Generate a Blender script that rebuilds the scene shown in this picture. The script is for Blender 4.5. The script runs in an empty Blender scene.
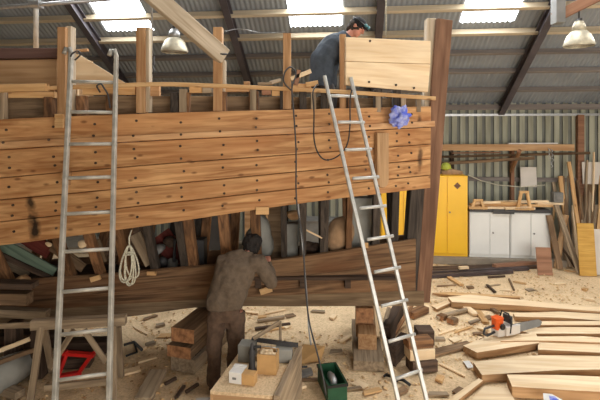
import bpy, math, random
from mathutils import Vector, Matrix, noise
R = random.Random(7)
C = bpy.context.scene.collection
PI = math.pi
F = 450.0; H = 3.0; HY = 130.0; TH = math.radians(6)
V3 = Vector
def P(px, py, Y): return V3(((px-300)/F*Y, Y, H-(py-HY)/F*Y))
def G(px, py, z=0.0): return P(px, py, F*(H-z)/(py-HY))
def S(u, v, z): return V3((u*math.cos(TH)+v*math.sin(TH), -u*math.sin(TH)+v*math.cos(TH), z))
def WP(px, py, V):
    a = (px-300)/F
    return P(px, py, V/(a*math.sin(TH)+math.cos(TH)))
def RZ(a): return Matrix.Rotation(a, 4, 'Z')
def T(p): return Matrix.Translation(V3(p))
def shedM(p): return T(p) @ RZ(-TH)
# ---------------------------------------------------------------- materials
def lin(c):
    return tuple(((v/255)/12.92 if v/255 <= .04045 else ((v/255+.055)/1.055)**2.4) for v in c)+(1,)
def nmat(name):
    m = bpy.data.materials.new(name); m.use_nodes = True
    nt = m.node_tree; b = nt.nodes['Principled BSDF']
    return m, nt, b
def mat(name, col, rough=.6, metal=0, var=.12, scale=6, bump=.0, col2=None, emit=0, trans=0):
    m, nt, b = nmat(name); N = nt.nodes; L = nt.links
    b.inputs['Roughness'].default_value = rough; b.inputs['Metallic'].default_value = metal
    c1 = lin(col); c2 = lin(col2) if col2 else tuple(v*(1-var*2) for v in c1[:3])+(1,)
    tc = N.new('ShaderNodeTexCoord'); n = N.new('ShaderNodeTexNoise'); n.inputs['Scale'].default_value = scale; n.inputs['Detail'].default_value = 5
    L.new(tc.outputs['Object'], n.inputs['Vector'])
    r = N.new('ShaderNodeValToRGB'); r.color_ramp.elements[0].color = c2; r.color_ramp.elements[1].color = c1
    r.color_ramp.elements[0].position = .35; r.color_ramp.elements[1].position = .6
    L.new(n.outputs['Fac'], r.inputs['Fac']); L.new(r.outputs['Color'], b.inputs['Base Color'])
    if bump:
        bp = N.new('ShaderNodeBump'); bp.inputs['Strength'].default_value = bump; bp.inputs['Distance'].default_value = .02
        L.new(n.outputs['Fac'], bp.inputs['Height']); L.new(bp.outputs['Normal'], b.inputs['Normal'])
    if emit:
        b.inputs['Emission Color'].default_value = c1; b.inputs['Emission Strength'].default_value = emit
    return m
def wood(name, light, dark, grain=1.0, rough=.75, rnd=.16, blotch=.5, bl_col=None, knots=False, stains=()):
    """grain runs along the object's own X"""
    m, nt, b = nmat(name); N = nt.nodes; L = nt.links
    b.inputs['Roughness'].default_value = rough; b.inputs['Specular IOR Level'].default_value = .25
    tc = N.new('ShaderNodeTexCoord'); oi = N.new('ShaderNodeObjectInfo')
    add = N.new('ShaderNodeVectorMath'); add.operation = 'ADD'
    mu = N.new('ShaderNodeMath'); mu.operation = 'MULTIPLY'; mu.inputs[1].default_value = 37
    L.new(oi.outputs['Random'], mu.inputs[0]); L.new(tc.outputs['Object'], add.inputs[0]); L.new(mu.outputs[0], add.inputs[1])
    mp = N.new('ShaderNodeMapping'); mp.inputs['Scale'].default_value = (1.1*grain, 16*grain, 16*grain)
    L.new(add.outputs[0], mp.inputs['Vector'])
    n1 = N.new('ShaderNodeTexNoise'); n1.inputs['Scale'].default_value = 1.6; n1.inputs['Detail'].default_value = 6; n1.inputs['Distortion'].default_value = .6
    L.new(mp.outputs[0], n1.inputs['Vector'])
    r = N.new('ShaderNodeValToRGB'); r.color_ramp.elements[0].position = .33; r.color_ramp.elements[1].position = .66
    r.color_ramp.elements[0].color = lin(dark); r.color_ramp.elements[1].color = lin(light)
    L.new(n1.outputs['Fac'], r.inputs['Fac'])
    mp2 = N.new('ShaderNodeMapping'); mp2.inputs['Scale'].default_value = (.9, 3, 3); L.new(add.outputs[0], mp2.inputs['Vector'])
    n2 = N.new('ShaderNodeTexNoise'); n2.inputs['Scale'].default_value = 1.5; n2.inputs['Detail'].default_value = 3
    L.new(mp2.outputs[0], n2.inputs['Vector'])
    mr = N.new('ShaderNodeMapRange'); mr.inputs['From Min'].default_value = .45; mr.inputs['From Max'].default_value = .7
    mr.inputs['To Max'].default_value = blotch; L.new(n2.outputs['Fac'], mr.inputs['Value'])
    mx = N.new('ShaderNodeMixRGB'); mx.inputs['Color2'].default_value = lin(bl_col or dark)
    L.new(mr.outputs[0], mx.inputs['Fac']); L.new(r.outputs['Color'], mx.inputs['Color1'])
    last = mx.outputs[0]
    if knots:
        mp3 = N.new('ShaderNodeMapping'); mp3.inputs['Scale'].default_value = (3.2, 7, 7); L.new(add.outputs[0], mp3.inputs['Vector'])
        vo = N.new('ShaderNodeTexVoronoi'); vo.inputs['Scale'].default_value = 1.0; L.new(mp3.outputs[0], vo.inputs['Vector'])
        m3 = N.new('ShaderNodeMapRange'); m3.inputs['From Min'].default_value = .07; m3.inputs['From Max'].default_value = .16
        m3.inputs['To Min'].default_value = .65; m3.inputs['To Max'].default_value = 0; L.new(vo.outputs['Distance'], m3.inputs['Value'])
        k = N.new('ShaderNodeMixRGB'); k.inputs['Color2'].default_value = lin((90, 48, 24))
        L.new(m3.outputs[0], k.inputs['Fac']); L.new(last, k.inputs['Color1']); last = k.outputs[0]
    for (c, rad, sc, colr, st) in stains:     # stain of its own shape at a place on the hull
        ge = N.new('ShaderNodeNewGeometry'); s1 = N.new('ShaderNodeVectorMath'); s1.operation = 'SUBTRACT'; s1.inputs[1].default_value = c
        L.new(ge.outputs['Position'], s1.inputs[0])
        s2 = N.new('ShaderNodeVectorMath'); s2.operation = 'MULTIPLY'; s2.inputs[1].default_value = sc; L.new(s1.outputs[0], s2.inputs[0])
        nn = N.new('ShaderNodeTexNoise'); nn.inputs['Scale'].default_value = 9; L.new(ge.outputs['Position'], nn.inputs['Vector'])
        ln = N.new('ShaderNodeVectorMath'); ln.operation = 'LENGTH'; L.new(s2.outputs[0], ln.inputs[0])
        ad = N.new('ShaderNodeMath'); ad.operation = 'MULTIPLY_ADD'; ad.inputs[1].default_value = rad*1.4; L.new(nn.outputs['Fac'], ad.inputs[0]); L.new(ln.outputs['Value'], ad.inputs[2])
        m3 = N.new('ShaderNodeMapRange'); m3.inputs['From Min'].default_value = rad*1.1; m3.inputs['From Max'].default_value = rad*1.75
        m3.inputs['To Min'].default_value = st; m3.inputs['To Max'].default_value = 0; L.new(ad.outputs[0], m3.inputs['Value'])
        k = N.new('ShaderNodeMixRGB'); k.inputs['Color2'].default_value = lin(colr); L.new(m3.outputs[0], k.inputs['Fac']); L.new(last, k.inputs['Color1']); last = k.outputs[0]
    hs = N.new('ShaderNodeHueSaturation'); m4 = N.new('ShaderNodeMapRange'); m4.inputs['To Min'].default_value = 1-rnd; m4.inputs['To Max'].default_value = 1+rnd
    L.new(oi.outputs['Random'], m4.inputs['Value']); L.new(m4.outputs[0], hs.inputs['Value']); L.new(last, hs.inputs['Color'])
    L.new(hs.outputs[0], b.inputs['Base Color'])
    bp = N.new('ShaderNodeBump'); bp.inputs['Strength'].default_value = .25; bp.inputs['Distance'].default_value = .006
    L.new(n1.outputs['Fac'], bp.inputs['Height']); L.new(bp.outputs['Normal'], b.inputs['Normal'])
    return m
M = {}
M['hull'] = wood('hull_larch', (208, 162, 112), (150, 102, 62), .7, .65, .09, .6, (176, 120, 74), True,
    stains=[(P(34, 226, 5.38), .085, (1.0, .3, .42), (22, 17, 14), .95), (P(30, 205, 5.35), .06, (1.0, .3, .5), (30, 22, 16), .9),
            (P(421, 160, 6.0), .05, (1.2, .1, .25), (62, 42, 32), .8), (P(420, 120, 6.0), .05, (1.2, .1, .6), (62, 42, 32), .7)])
M['rail'] = wood('rail_larch', (218, 174, 128), (176, 128, 86), .7, .6, .05, .4)
M['oldplank'] = wood('weathered_oak', (146, 114, 84), (84, 62, 45), .7, .85, .1, .7, (116, 78, 52))
M['keel'] = wood('grey_keel_oak', (150, 126, 98), (102, 82, 62), .8, .85, .1, .5)
M['frame'] = wood('frame_oak', (156, 114, 78), (96, 68, 48), 1, .8, .35, .5, (66, 52, 44))
M['blackframe'] = wood('tarred_frame', (84, 74, 66), (44, 39, 35), 1, .8, .25, .5)
M['post'] = wood('red_oak_post', (142, 106, 82), (104, 74, 56), .6, .7, .06, .6, (96, 66, 48))
M['pine'] = wood('fresh_pine', (222, 184, 134), (188, 142, 92), .7, .7, .10, .3, None, True)
M['oakpost'] = wood('stanchion_oak', (200, 160, 118), (158, 116, 78), .8, .75, .1, .4, (146, 104, 70))
M['ply'] = wood('plywood', (196, 160, 120), (164, 124, 86), .5, .7, .08, .5)
M['cap'] = wood('dark_cap', (120, 92, 84), (92, 68, 62), .6, .6, .08, .4)
M['slab'] = wood('sawn_slab', (244, 220, 184), (224, 192, 150), .6, .85, .06, .35, (212, 188, 156))
M['slabedge'] = wood('slab_edge', (196, 158, 116), (150, 110, 74), .6, .85, .1, .4, (124, 92, 64))
M['grey'] = wood('grey_timber', (174, 154, 128), (122, 104, 84), .8, .85, .2, .5)
M['dim'] = wood('dusty_brown_timber', (146, 118, 90), (94, 74, 56), .8, .85, .25, .5)
M['darktim'] = wood('dark_timber', (100, 80, 66), (60, 48, 40), .8, .85, .25, .5)
M['beam'] = wood('pale_beam', (200, 184, 162), (156, 138, 114), .6, .75, .05, .4)
M['endgrain'] = mat('end_grain', (180, 128, 86), .8, col2=(128, 86, 56), scale=16)
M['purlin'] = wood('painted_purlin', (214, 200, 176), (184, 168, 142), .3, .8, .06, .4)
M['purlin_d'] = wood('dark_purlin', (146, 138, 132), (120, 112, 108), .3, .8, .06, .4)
M['steel'] = mat('rafter_steel', (98, 92, 98), .6, .3, .15, 3)
M['galv'] = mat('galvanised', (176, 176, 176), .4, .7, .1, 20)
M['alu'] = mat('ladder_aluminium', (206, 204, 198), .45, .35, .12, 9)
M['alu_old'] = mat('dull_ladder_aluminium', (190, 184, 172), .5, .3, .15, 9)
M['black'] = mat('black_rubber', (26, 25, 25), .5)
M['yellow'] = mat('yellow_steel', (246, 190, 20), .4, 0, .04, 1.5)
M['white'] = mat('white_cabinet', (226, 226, 222), .45, 0, .04, 1.5)
M['whiteb'] = mat('white_board', (214, 206, 196), .6, 0, .06, 2)
M['dgrey'] = mat('dark_grey', (64, 62, 62), .6)
M['mgrey'] = mat('mid_grey', (128, 126, 122), .6)
M['lamp'] = mat('brushed_reflector', (206, 196, 172), .5, .35, .15, 14)
M['glassl'] = mat('lamp_glass', (190, 186, 176), .15)
M['rope'] = mat('rope_cream', (214, 208, 186), .9, 0, .2, 60)
M['red'] = mat('red_plastic', (214, 32, 28), .4)
M['orange'] = mat('orange_plastic', (240, 96, 30), .35)
M['blue'] = mat('blue_cloth', (84, 98, 200), .8, 0, .1, 12, .3, (176, 182, 226))
M['green'] = mat('green_crate', (30, 84, 54), .5)
M['darkgreen'] = mat('dark_green_crate', (48, 66, 54), .5)
M['mint'] = wood('mint_paint', (132, 150, 130), (92, 110, 94), .7, .7, .05, .5, (70, 76, 64))
M['redpaint'] = wood('red_paint', (128, 62, 52), (92, 40, 34), .7, .7, .05, .5)
M['card'] = mat('cardboard', (204, 160, 104), .85, 0, .08, 8)
M['paper'] = mat('white_paper', (232, 228, 222), .8, 0, .03)
M['jacket'] = mat('brown_jacket', (104, 88, 72), .95, 0, .12, 18, .5)
M['trouser'] = mat('dark_trousers', (98, 76, 60), .95, 0, .15, 18, .5)
M['navy'] = mat('navy_jacket', (70, 78, 88), .9, 0, .15, 12, .5)
M['skin'] = mat('skin', (206, 140, 116), .55, 0, .08, 20)
M['hair'] = mat('dark_hair', (34, 26, 22), .8, 0, .3, 60, .8)
M['hairb'] = mat('brown_hair', (66, 52, 40), .85, 0, .3, 60, .8)
M['hat'] = mat('black_hat', (32, 30, 32), .9, 0, .2, 30, .3)
M['teal'] = mat('goggle_lens', (80, 130, 140), .15)
M['lime'] = mat('lime_plastic', (190, 200, 80), .5)
M['concrete'] = mat('concrete_kerb', (150, 138, 122), .9, 0, .1, 5, .2)
M['tarp'] = mat('grey_canvas', (150, 148, 140), .9, 0, .15, 4, .4)
M['tan'] = mat('tan_sack', (176, 142, 108), .95, 0, .12, 10, .5)
M['rust'] = mat('rusty_steel', (84, 72, 72), .6, .3, .2, 6)
M['chip'] = mat('shaving', (232, 196, 146), .9, 0, .12, 30)
M['ochre'] = wood('ochre_panel', (208, 166, 88), (180, 136, 64), 1.4, .7, .03, .5)
M['patch'] = wood('patch_oak', (196, 160, 120), (158, 124, 90), .7, .8, .03, .3)
M['maroon'] = wood('maroon_board', (164, 122, 96), (132, 94, 72), .5, .7, .05, .4)
# floor
def floor_mat():
    m, nt, b = nmat('sawdust_floor'); N = nt.nodes; L = nt.links
    b.inputs['Roughness'].default_value = .95; b.inputs['Specular IOR Level'].default_value = .1
    tc = N.new('ShaderNodeTexCoord')
    n1 = N.new('ShaderNodeTexNoise'); n1.inputs['Scale'].default_value = 1.1; n1.inputs['Detail'].default_value = 6; n1.inputs['Roughness'].default_value = .65
    n2 = N.new('ShaderNodeTexNoise'); n2.inputs['Scale'].default_value = 38; n2.inputs['Detail'].default_value = 5; n2.inputs['Roughness'].default_value = .7
    for n in (n1, n2): L.new(tc.outputs['Object'], n.inputs['Vector'])
    r1 = N.new('ShaderNodeValToRGB'); e = r1.color_ramp.elements
    e[0].position = .3; e[0].color = lin((198, 170, 134)); e[1].position = .52; e[1].color = lin((238, 210, 170))
    r2 = N.new('ShaderNodeValToRGB'); e = r2.color_ramp.elements
    e[0].position = .34; e[0].color = (.62, .57, .52, 1); e[1].position = .56; e[1].color = (1, 1, 1, 1)
    mx = N.new('ShaderNodeMixRGB'); mx.blend_type = 'MULTIPLY'; mx.inputs['Fac'].default_value = .75
    L.new(n1.outputs['Fac'], r1.inputs['Fac']); L.new(n2.outputs['Fac'], r2.inputs['Fac'])
    L.new(r1.outputs[0], mx.inputs['Color1']); L.new(r2.outputs[0], mx.inputs['Color2'])
    L.new(mx.outputs[0], b.inputs['Base Color'])
    bp = N.new('ShaderNodeBump'); bp.inputs['Strength'].default_value = .6; bp.inputs['Distance'].default_value = .02
    L.new(n2.outputs['Fac'], bp.inputs['Height']); L.new(bp.outputs[0], b.inputs['Normal'])
    return m
M['floor'] = floor_mat()
def clad_mat():
    m, nt, b = nmat('wall_cladding'); N = nt.nodes; L = nt.links
    b.inputs['Roughness'].default_value = .6
    tc = N.new('ShaderNodeTexCoord'); mp = N.new('ShaderNodeMapping'); mp.inputs['Scale'].default_value = (5.0, 1, .5)
    n1 = N.new('ShaderNodeTexNoise'); n1.inputs['Scale'].default_value = 1.2; n1.inputs['Detail'].default_value = 4
    L.new(tc.outputs['Object'], mp.inputs['Vector']); L.new(mp.outputs[0], n1.inputs['Vector'])
    r1 = N.new('ShaderNodeValToRGB'); e = r1.color_ramp.elements
    e[0].position = .35; e[0].color = lin((136, 134, 114)); e[1].position = .62; e[1].color = lin((176, 176, 156))
    L.new(n1.outputs['Fac'], r1.inputs['Fac']); L.new(r1.outputs[0], b.inputs['Base Color'])
    return m
M['clad'] = clad_mat(); M['cladv'] = mat('cladding_groove_shade', (122, 124, 116), .7, 0, .12, 2)  # second tone paints the shade of the cladding troughs
M['roof'] = mat('roof_sheet', (148, 154, 160), .6, .0, .10, 1.2, 0)
M['wallx'] = mat('side_wall', (130, 128, 120), .8, 0, .1, 1)
def sky_mat():
    m, nt, b = nmat('rooflight'); b.inputs['Base Color'].default_value = (.8, .85, .9, 1)
    b.inputs['Emission Color'].default_value = (.93, .97, 1, 1); b.inputs['Emission Strength'].default_value = 9
    return m
M['sky'] = sky_mat()
# ---------------------------------------------------------------- mesh builder
class MB:
    def __init__(s): s.v = []; s.f = []; s.m = []; s.sm = []
    def add(s, vs, fs, mi=0, sm=False):
        o = len(s.v); s.v += [V3(v) for v in vs]
        for f in fs: s.f.append([i+o for i in f]); s.m.append(mi); s.sm.append(sm)
    def box(s, a, b, Mx=None, mi=0, endmi=None):
        x0, y0, z0 = a; x1, y1, z1 = b
        vs = [V3(p) for p in ((x0,y0,z0),(x1,y0,z0),(x1,y1,z0),(x0,y1,z0),(x0,y0,z1),(x1,y0,z1),(x1,y1,z1),(x0,y1,z1))]
        if Mx is not None: vs = [Mx @ v for v in vs]
        e = mi if endmi is None else endmi
        s.add(vs, [(0,3,2,1),(4,5,6,7),(0,1,5,4),(2,3,7,6)], mi); s.add(vs, [(1,2,6,5),(3,0,4,7)], e)
        return s
    def prism(s, poly, z0, z1, Mx=None, mi=0, sidemi=None):
        n = len(poly)
        ar = sum(poly[i][0]*poly[(i+1) % n][1]-poly[(i+1) % n][0]*poly[i][1] for i in range(n))
        if ar < 0: poly = poly[::-1]
        vs = [V3((p[0], p[1], z0)) for p in poly]+[V3((p[0], p[1], z1)) for p in poly]
        if Mx is not None: vs = [Mx @ v for v in vs]
        s.add(vs, [tuple(range(n-1, -1, -1)), tuple(range(n, 2*n))], mi)
        s.add(vs, [(i, (i+1) % n, n+(i+1) % n, n+i) for i in range(n)], mi if sidemi is None else sidemi)
        return s
    def tube(s, pts, r, n=10, side=None, mi=0, sm=True, closed=False):
        pts = [V3(p) for p in pts]; k = len(pts)
        if not isinstance(r, (list, tuple)): r = [r]*k
        d0 = (pts[1]-pts[0]).normalized()
        ref = V3(side) if side is not None else (V3((0,0,1)) if abs(d0.z) < .9 else V3((1,0,0)))
        vs = []; prev = None
        for i, p in enumerate(pts):
            d = (pts[min(i+1, k-1)]-pts[max(i-1, 0)]).normalized()
            if side is not None: a = (ref-d*ref.dot(d)).normalized()
            elif prev is None: a = (ref-d*ref.dot(d)).normalized()
            else: a = (prev-d*prev.dot(d)).normalized()
            prev = a; b = d.cross(a)
            ri = r[i]; rx, ry = ri if isinstance(ri, (list, tuple)) else (ri, ri)
            for j in range(n):
                t = 2*PI*j/n; vs.append(p+a*rx*math.cos(t)+b*ry*math.sin(t))
        fs = [(i*n+j, i*n+(j+1) % n, (i+1)*n+(j+1) % n, (i+1)*n+j) for i in range(k-1) for j in range(n)]
        s.add(vs, fs+[tuple(range(n-1, -1, -1)), tuple(range((k-1)*n, k*n))], mi, sm)
        return s
    def lathe(s, prof, n=24, Mx=None, mi=0):
        vs = []
        for (r, z) in prof:
            for j in range(n):
                t = 2*PI*j/n; v = V3((r*math.cos(t), r*math.sin(t), z)); vs.append(Mx @ v if Mx is not None else v)
        k = len(prof)
        s.add(vs, [(i*n+j, i*n+(j+1) % n, (i+1)*n+(j+1) % n, (i+1)*n+j) for i in range(k-1) for j in range(n)], mi, True)
        s.add(vs, [tuple(range(n-1, -1, -1)), tuple(range((k-1)*n, k*n))], mi)
        return s
    def ball(s, c, r, Mx=None, n=14, mi=0):
        rx, ry, rz = r if isinstance(r, (list, tuple)) else (r, r, r); c = V3(c); vs = []; k = n//2+1
        for i in range(k+1):
            a = PI*i/k
            for j in range(n):
                t = 2*PI*j/n; v = V3((rx*math.sin(a)*math.cos(t), ry*math.sin(a)*math.sin(t), -rz*math.cos(a)))
                vs.append(c+(Mx.to_3x3() @ v if Mx is not None else v))
        s.add(vs, [(i*n+j, i*n+(j+1) % n, (i+1)*n+(j+1) % n, (i+1)*n+j) for i in range(k) for j in range(n)], mi, True)
        return s
WM = {}
def obj(name, mb, mats, parent=None, Mx=None, bev=0, local=False):
    """mb is in world coordinates unless local; Mx is the object's own frame"""
    if not isinstance(mats, (list, tuple)): mats = [mats]
    if Mx is None: Mx = WM[parent.name] if parent else T(sum((v for v in mb.v), V3())/max(1, len(mb.v)))
    inv = Matrix() if local else Mx.inverted()
    me = bpy.data.meshes.new(name); me.from_pydata([inv @ v for v in mb.v], [], mb.f)
    for m in mats: me.materials.append(m)
    for p, mi, sm in zip(me.polygons, mb.m, mb.sm): p.material_index = mi; p.use_smooth = sm
    me.update()
    o = bpy.data.objects.new(name, me); C.objects.link(o)
    if parent: o.parent = parent; o.matrix_basis = WM[parent.name].inverted() @ Mx
    else: o.matrix_basis = Mx
    WM[o.name] = Mx
    if bev:
        b = o.modifiers.new('bevel', 'BEVEL'); b.width = bev; b.segments = 1; b.limit_method = 'ANGLE'
    return o
def tag(o, label, cat, group=None):
    o['label'] = label; o['category'] = cat
    if group: o['group'] = group
    return o
def thing(name, label, cat, Mx, group=None):
    if not isinstance(Mx, Matrix): Mx = T(Mx)
    o = bpy.data.objects.new(name, None); C.objects.link(o); o.matrix_basis = Mx; WM[o.name] = Mx; o.empty_display_size = .1
    return tag(o, label, cat, group)
def struct(name, mb, m, Mx=None, parent=None):
    o = obj(name, mb, m, parent, Mx or Matrix())
    if not parent: o['kind'] = 'structure'
    return o
def frame(p0, p1, up=(0,0,1)):
    p0, p1 = V3(p0), V3(p1); x = (p1-p0).normalized(); up = V3(up)
    if abs(x.dot(up)) > .97: up = V3((0, 1, 0))
    z = (up-x*up.dot(x)).normalized(); y = z.cross(x)
    m = Matrix.Identity(4)
    for i in range(3): m[i][0] = x[i]; m[i][1] = y[i]; m[i][2] = z[i]; m[i][3] = p0[i]
    return m
def timber(name, p0, p1, w, h, m, parent=None, up=(0,0,1), wob=0, ends=None, bev=.004, base=False, seg=6):
    """squared timber between two points; w across, h along 'up'; base=True puts its underside on the line"""
    p0, p1 = V3(p0), V3(p1); Fm = frame(p0, p1, up); L = (p1-p0).length; mb = MB()
    z0, z1 = (0, h) if base else (-h/2, h/2); ws = []
    sd = R.random()*50
    for i in range(seg+1):
        x = L*i/seg
        dy = noise.noise((sd, i*.7, 0))*wob; dz = noise.noise((sd, i*.7, 9))*wob*.5; g = 1+noise.noise((sd, i*.9, 4))*wob*3
        for (y, z) in ((-w/2, z0), (w/2, z0), (w/2, z1), (-w/2, z1)): ws.append(V3((x, y*g+dy, (z*g+dz) if not base else z)))
    fs = [(i*4+j, i*4+(j+1) % 4, i*4+4+(j+1) % 4, i*4+4+j) for i in range(seg) for j in range(4)]
    mb.add(ws, [f[::-1] for f in fs]); mb.add(ws, [(0,1,2,3), tuple(seg*4+j for j in (3,2,1,0))], 1)
    return obj(name, mb, [m, ends or m], parent, Fm, bev, local=True)
def copy_tree(o, parent=None, group=None, label=None):
    c = o.copy(); C.objects.link(c)
    if parent: c.parent = parent
    for ch in list(o.children): copy_tree(ch, c)
    if label: c['label'] = label
    return c
def lerp(nodes, x):
    """piecewise smooth interpolation of tuples (x, a, b...)"""
    n = len(nodes)
    if x <= nodes[0][0]: i = 0
    elif x >= nodes[-1][0]: i = n-2
    else: i = max(k for k in range(n-1) if nodes[k][0] <= x)
    t = (x-nodes[i][0])/(nodes[i+1][0]-nodes[i][0]); out = []
    for c in range(1, len(nodes[0])):
        p1, p2 = nodes[i][c], nodes[i+1][c]; h = nodes[i+1][0]-nodes[i][0]
        def sl(k):
            if k <= 0: return (nodes[1][c]-nodes[0][c])/(nodes[1][0]-nodes[0][0])
            if k >= n-1: return (nodes[-1][c]-nodes[-2][c])/(nodes[-1][0]-nodes[-2][0])
            return (nodes[k+1][c]-nodes[k-1][c])/(nodes[k+1][0]-nodes[k-1][0])
        if x < nodes[0][0] or x > nodes[-1][0]: out.append(p1+(p2-p1)*t); continue
        m1, m2 = sl(i)*h, sl(i+1)*h
        out.append((2*t**3-3*t**2+1)*p1+(t**3-2*t**2+t)*m1+(-2*t**3+3*t**2)*p2+(t**3-t**2)*m2)
    return out
# ================================================================= SETTING
VW = 11.5; ZE = 3.64; SL = .62; VR = 3.6; UL, UR = -9.5, 8.5; VF = -3.2
def rz(v): return ZE+SL*(VW-v) if v >= VR else ZE+SL*(VW-VR)-SL*(VR-v)
mb = MB(); n = 60
for j in range(n+1):
    for i in range(n+1):
        u = -9.6+18.2*i/n; v = -3.4+15.2*j/n; p = S(u, v, 0)
        p.z = noise.noise(p*1.3)*.012-.012; mb.v.append(p)
for j in range(n):
    for i in range(n):
        a = j*(n+1)+i; mb.f.append([a, a+1, a+n+2, a+n+1]); mb.m.append(0); mb.sm.append(True)
struct('floor', mb, M['floor'])
# back wall, trapezoid cladding
mb = MB(); vs = []; u = UL; pr = [(0, 0), (.07, 0), (.075, .035), (.195, .035), (.2, 0)]
prof = []
while u < UR:
    for (a, d) in pr[:-1]: prof.append((u+a, d))
    u += .2
for (u, d) in prof: vs.append(S(u, VW-d, 0)); vs.append(S(u, VW-d, ZE+.05))
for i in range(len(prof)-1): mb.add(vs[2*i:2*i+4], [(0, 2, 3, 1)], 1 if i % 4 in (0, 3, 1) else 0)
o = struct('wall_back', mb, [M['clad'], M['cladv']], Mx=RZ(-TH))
# side walls and the front wall, unseen, its doorway placed to shape the light
for nm, u in (('wall_left', UL), ('wall_right', UR)):
    mb = MB(); t = .06
    pts = [(VF, 0), (VW+.1, 0), (VW+.1, ZE), (VR, rz(VR)), (VF, rz(VF))]
    a = [S(u-t/2, v, z) for v, z in pts]; b = [S(u+t/2, v, z) for v, z in pts]
    mb.add(a+b, [(0,1,2,3,4), (9,8,7,6,5)]+[(i, i+5, (i+1) % 5+5, (i+1) % 5) for i in range(5)])
    struct(nm, mb, M['wallx'])
mb = MB()
Fs = shedM((0,0,0))
mb.box((UL, VF-.06, 0), (.8, VF, rz(VF)), Fs)
mb.box((.8, VF-.06, 4.6), (UR, VF, rz(VF)), Fs)
struct('wall_front', mb, M['wallx'])
# corrugated roof with skylight openings
SKY = [(-5.1, -4.05), (-1.15, -.1), (2.2, 3.22), (5.8, 6.85)]
SK0, SK1 = 9.12, 5.2; PIT = .1
mb = MB()
def strip(u0, u1, v0, v1):
    k = max(1, round((u1-u0)/PIT*6)); vs = []
    for i in range(k+1):
        u = u0+(u1-u0)*i/k; d = .014*math.cos(2*PI*u/PIT)
        vs += [S(u, v0, rz(v0)+d), S(u, v1, rz(v1)+d)]
    mb.add(vs, [(2*i, 2*i+1, 2*i+3, 2*i+2) for i in range(k)], 0, True)
cur = UL
for (a, b) in SKY+[(UR, UR)]:
    strip(cur, a, VW+.3, VR)
    if b > a: strip(a, b, VW+.3, SK0); strip(a, b, SK1, VR)
    cur = b
strip(UL, UR, VR, VF-.3)
struct('ceiling', mb, M['roof'])
for i, (a, b) in enumerate(SKY):
    mb = MB(); vs = []; k = 30
    for j in range(k+1):
        u = a-.02+(b-a+.04)*j/k; d = .014*math.cos(2*PI*u/PIT)+.012
        vs += [S(u, SK0+.1, rz(SK0+.1)+d), S(u, SK1-.1, rz(SK1-.1)+d)]
    mb.add(vs, [(2*j, 2*j+1, 2*j+3, 2*j+2) for j in range(k)], 0, True)
    struct('window_%d' % (i+1), mb, M['sky'])
# purlins
tn = 1
def trim(mbx, m, Mx=None):
    global tn
    o = struct('trim_%d' % tn, mbx, m, Mx); tn += 1; return o
def v_of(py):     # shed depth where the roof crosses picture height py, straight ahead
    k = (HY-py)/F/math.cos(TH)
    return (ZE-H+SL*VW)/(k+SL)
sl_a = math.atan(SL)
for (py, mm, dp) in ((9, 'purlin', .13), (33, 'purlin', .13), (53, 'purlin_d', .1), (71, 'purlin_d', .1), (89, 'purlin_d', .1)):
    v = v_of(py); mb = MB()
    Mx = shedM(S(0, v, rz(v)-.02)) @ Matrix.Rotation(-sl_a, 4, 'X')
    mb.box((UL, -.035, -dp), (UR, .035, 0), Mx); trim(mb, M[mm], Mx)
for k in range(1, 6):
    v = v_of(9)-.52*k*1.15; mb = MB(); Mx = shedM(S(0, v, rz(v)-.02)) @ Matrix.Rotation(-sl_a, 4, 'X')
    if v > VR+.2: mb.box((UL, -.035, -.13), (UR, .035, 0), Mx); trim(mb, M['purlin'], Mx)
# steel rafters and columns
for u in (-8.4, -5.35, -2.3, .62, 3.72, 6.9):
    mb = MB(); hw = .07
    a, b = S(u, VW-.1, rz(VW)-.28), S(u, VR, rz(VR)-.28)
    Fm = frame(a, b); L = (b-a).length
    mb.box((0, -hw, -.01), (L, hw, .012), Fm); mb.box((0, -hw, .16), (L, hw, .18), Fm); mb.box((0, -.012, 0), (L, .012, .18), Fm)
    c = S(u, VF, rz(VF)-.28); Fm = frame(c, b); L = (b-c).length
    mb.box((0, -hw, -.01), (L, hw, .012), Fm); mb.box((0, -hw, .16), (L, hw, .18), Fm); mb.box((0, -.012, 0), (L, .012, .18), Fm)
    trim(mb, M['steel'], T(a))
# wall rail, girt, kerb
mb = MB(); z = H+(HY-115.5)/F*11.2
mb.box((UL, VW-.12, z-.02), (UR, VW-.04, z+.035), Fs); trim(mb, M['galv'], Fs)
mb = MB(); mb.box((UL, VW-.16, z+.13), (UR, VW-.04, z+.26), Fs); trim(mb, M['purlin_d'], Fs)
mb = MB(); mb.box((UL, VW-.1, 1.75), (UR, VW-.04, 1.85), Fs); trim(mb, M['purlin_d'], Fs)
mb = MB(); mb.box((UL, VW-1.15, 0), (4.75, VW-.04, .14), Fs); trim(mb, M['concrete'], Fs)
mb = MB(); a = WP(580, 200, VW-.12); b = WP(580, 112, VW-.12)
mb.box((-.07, -.06, 0), (.07, .06, z), shedM((a.x, a.y, 0))); trim(mb, M['maroon'], shedM((a.x, a.y, 0)))

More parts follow.
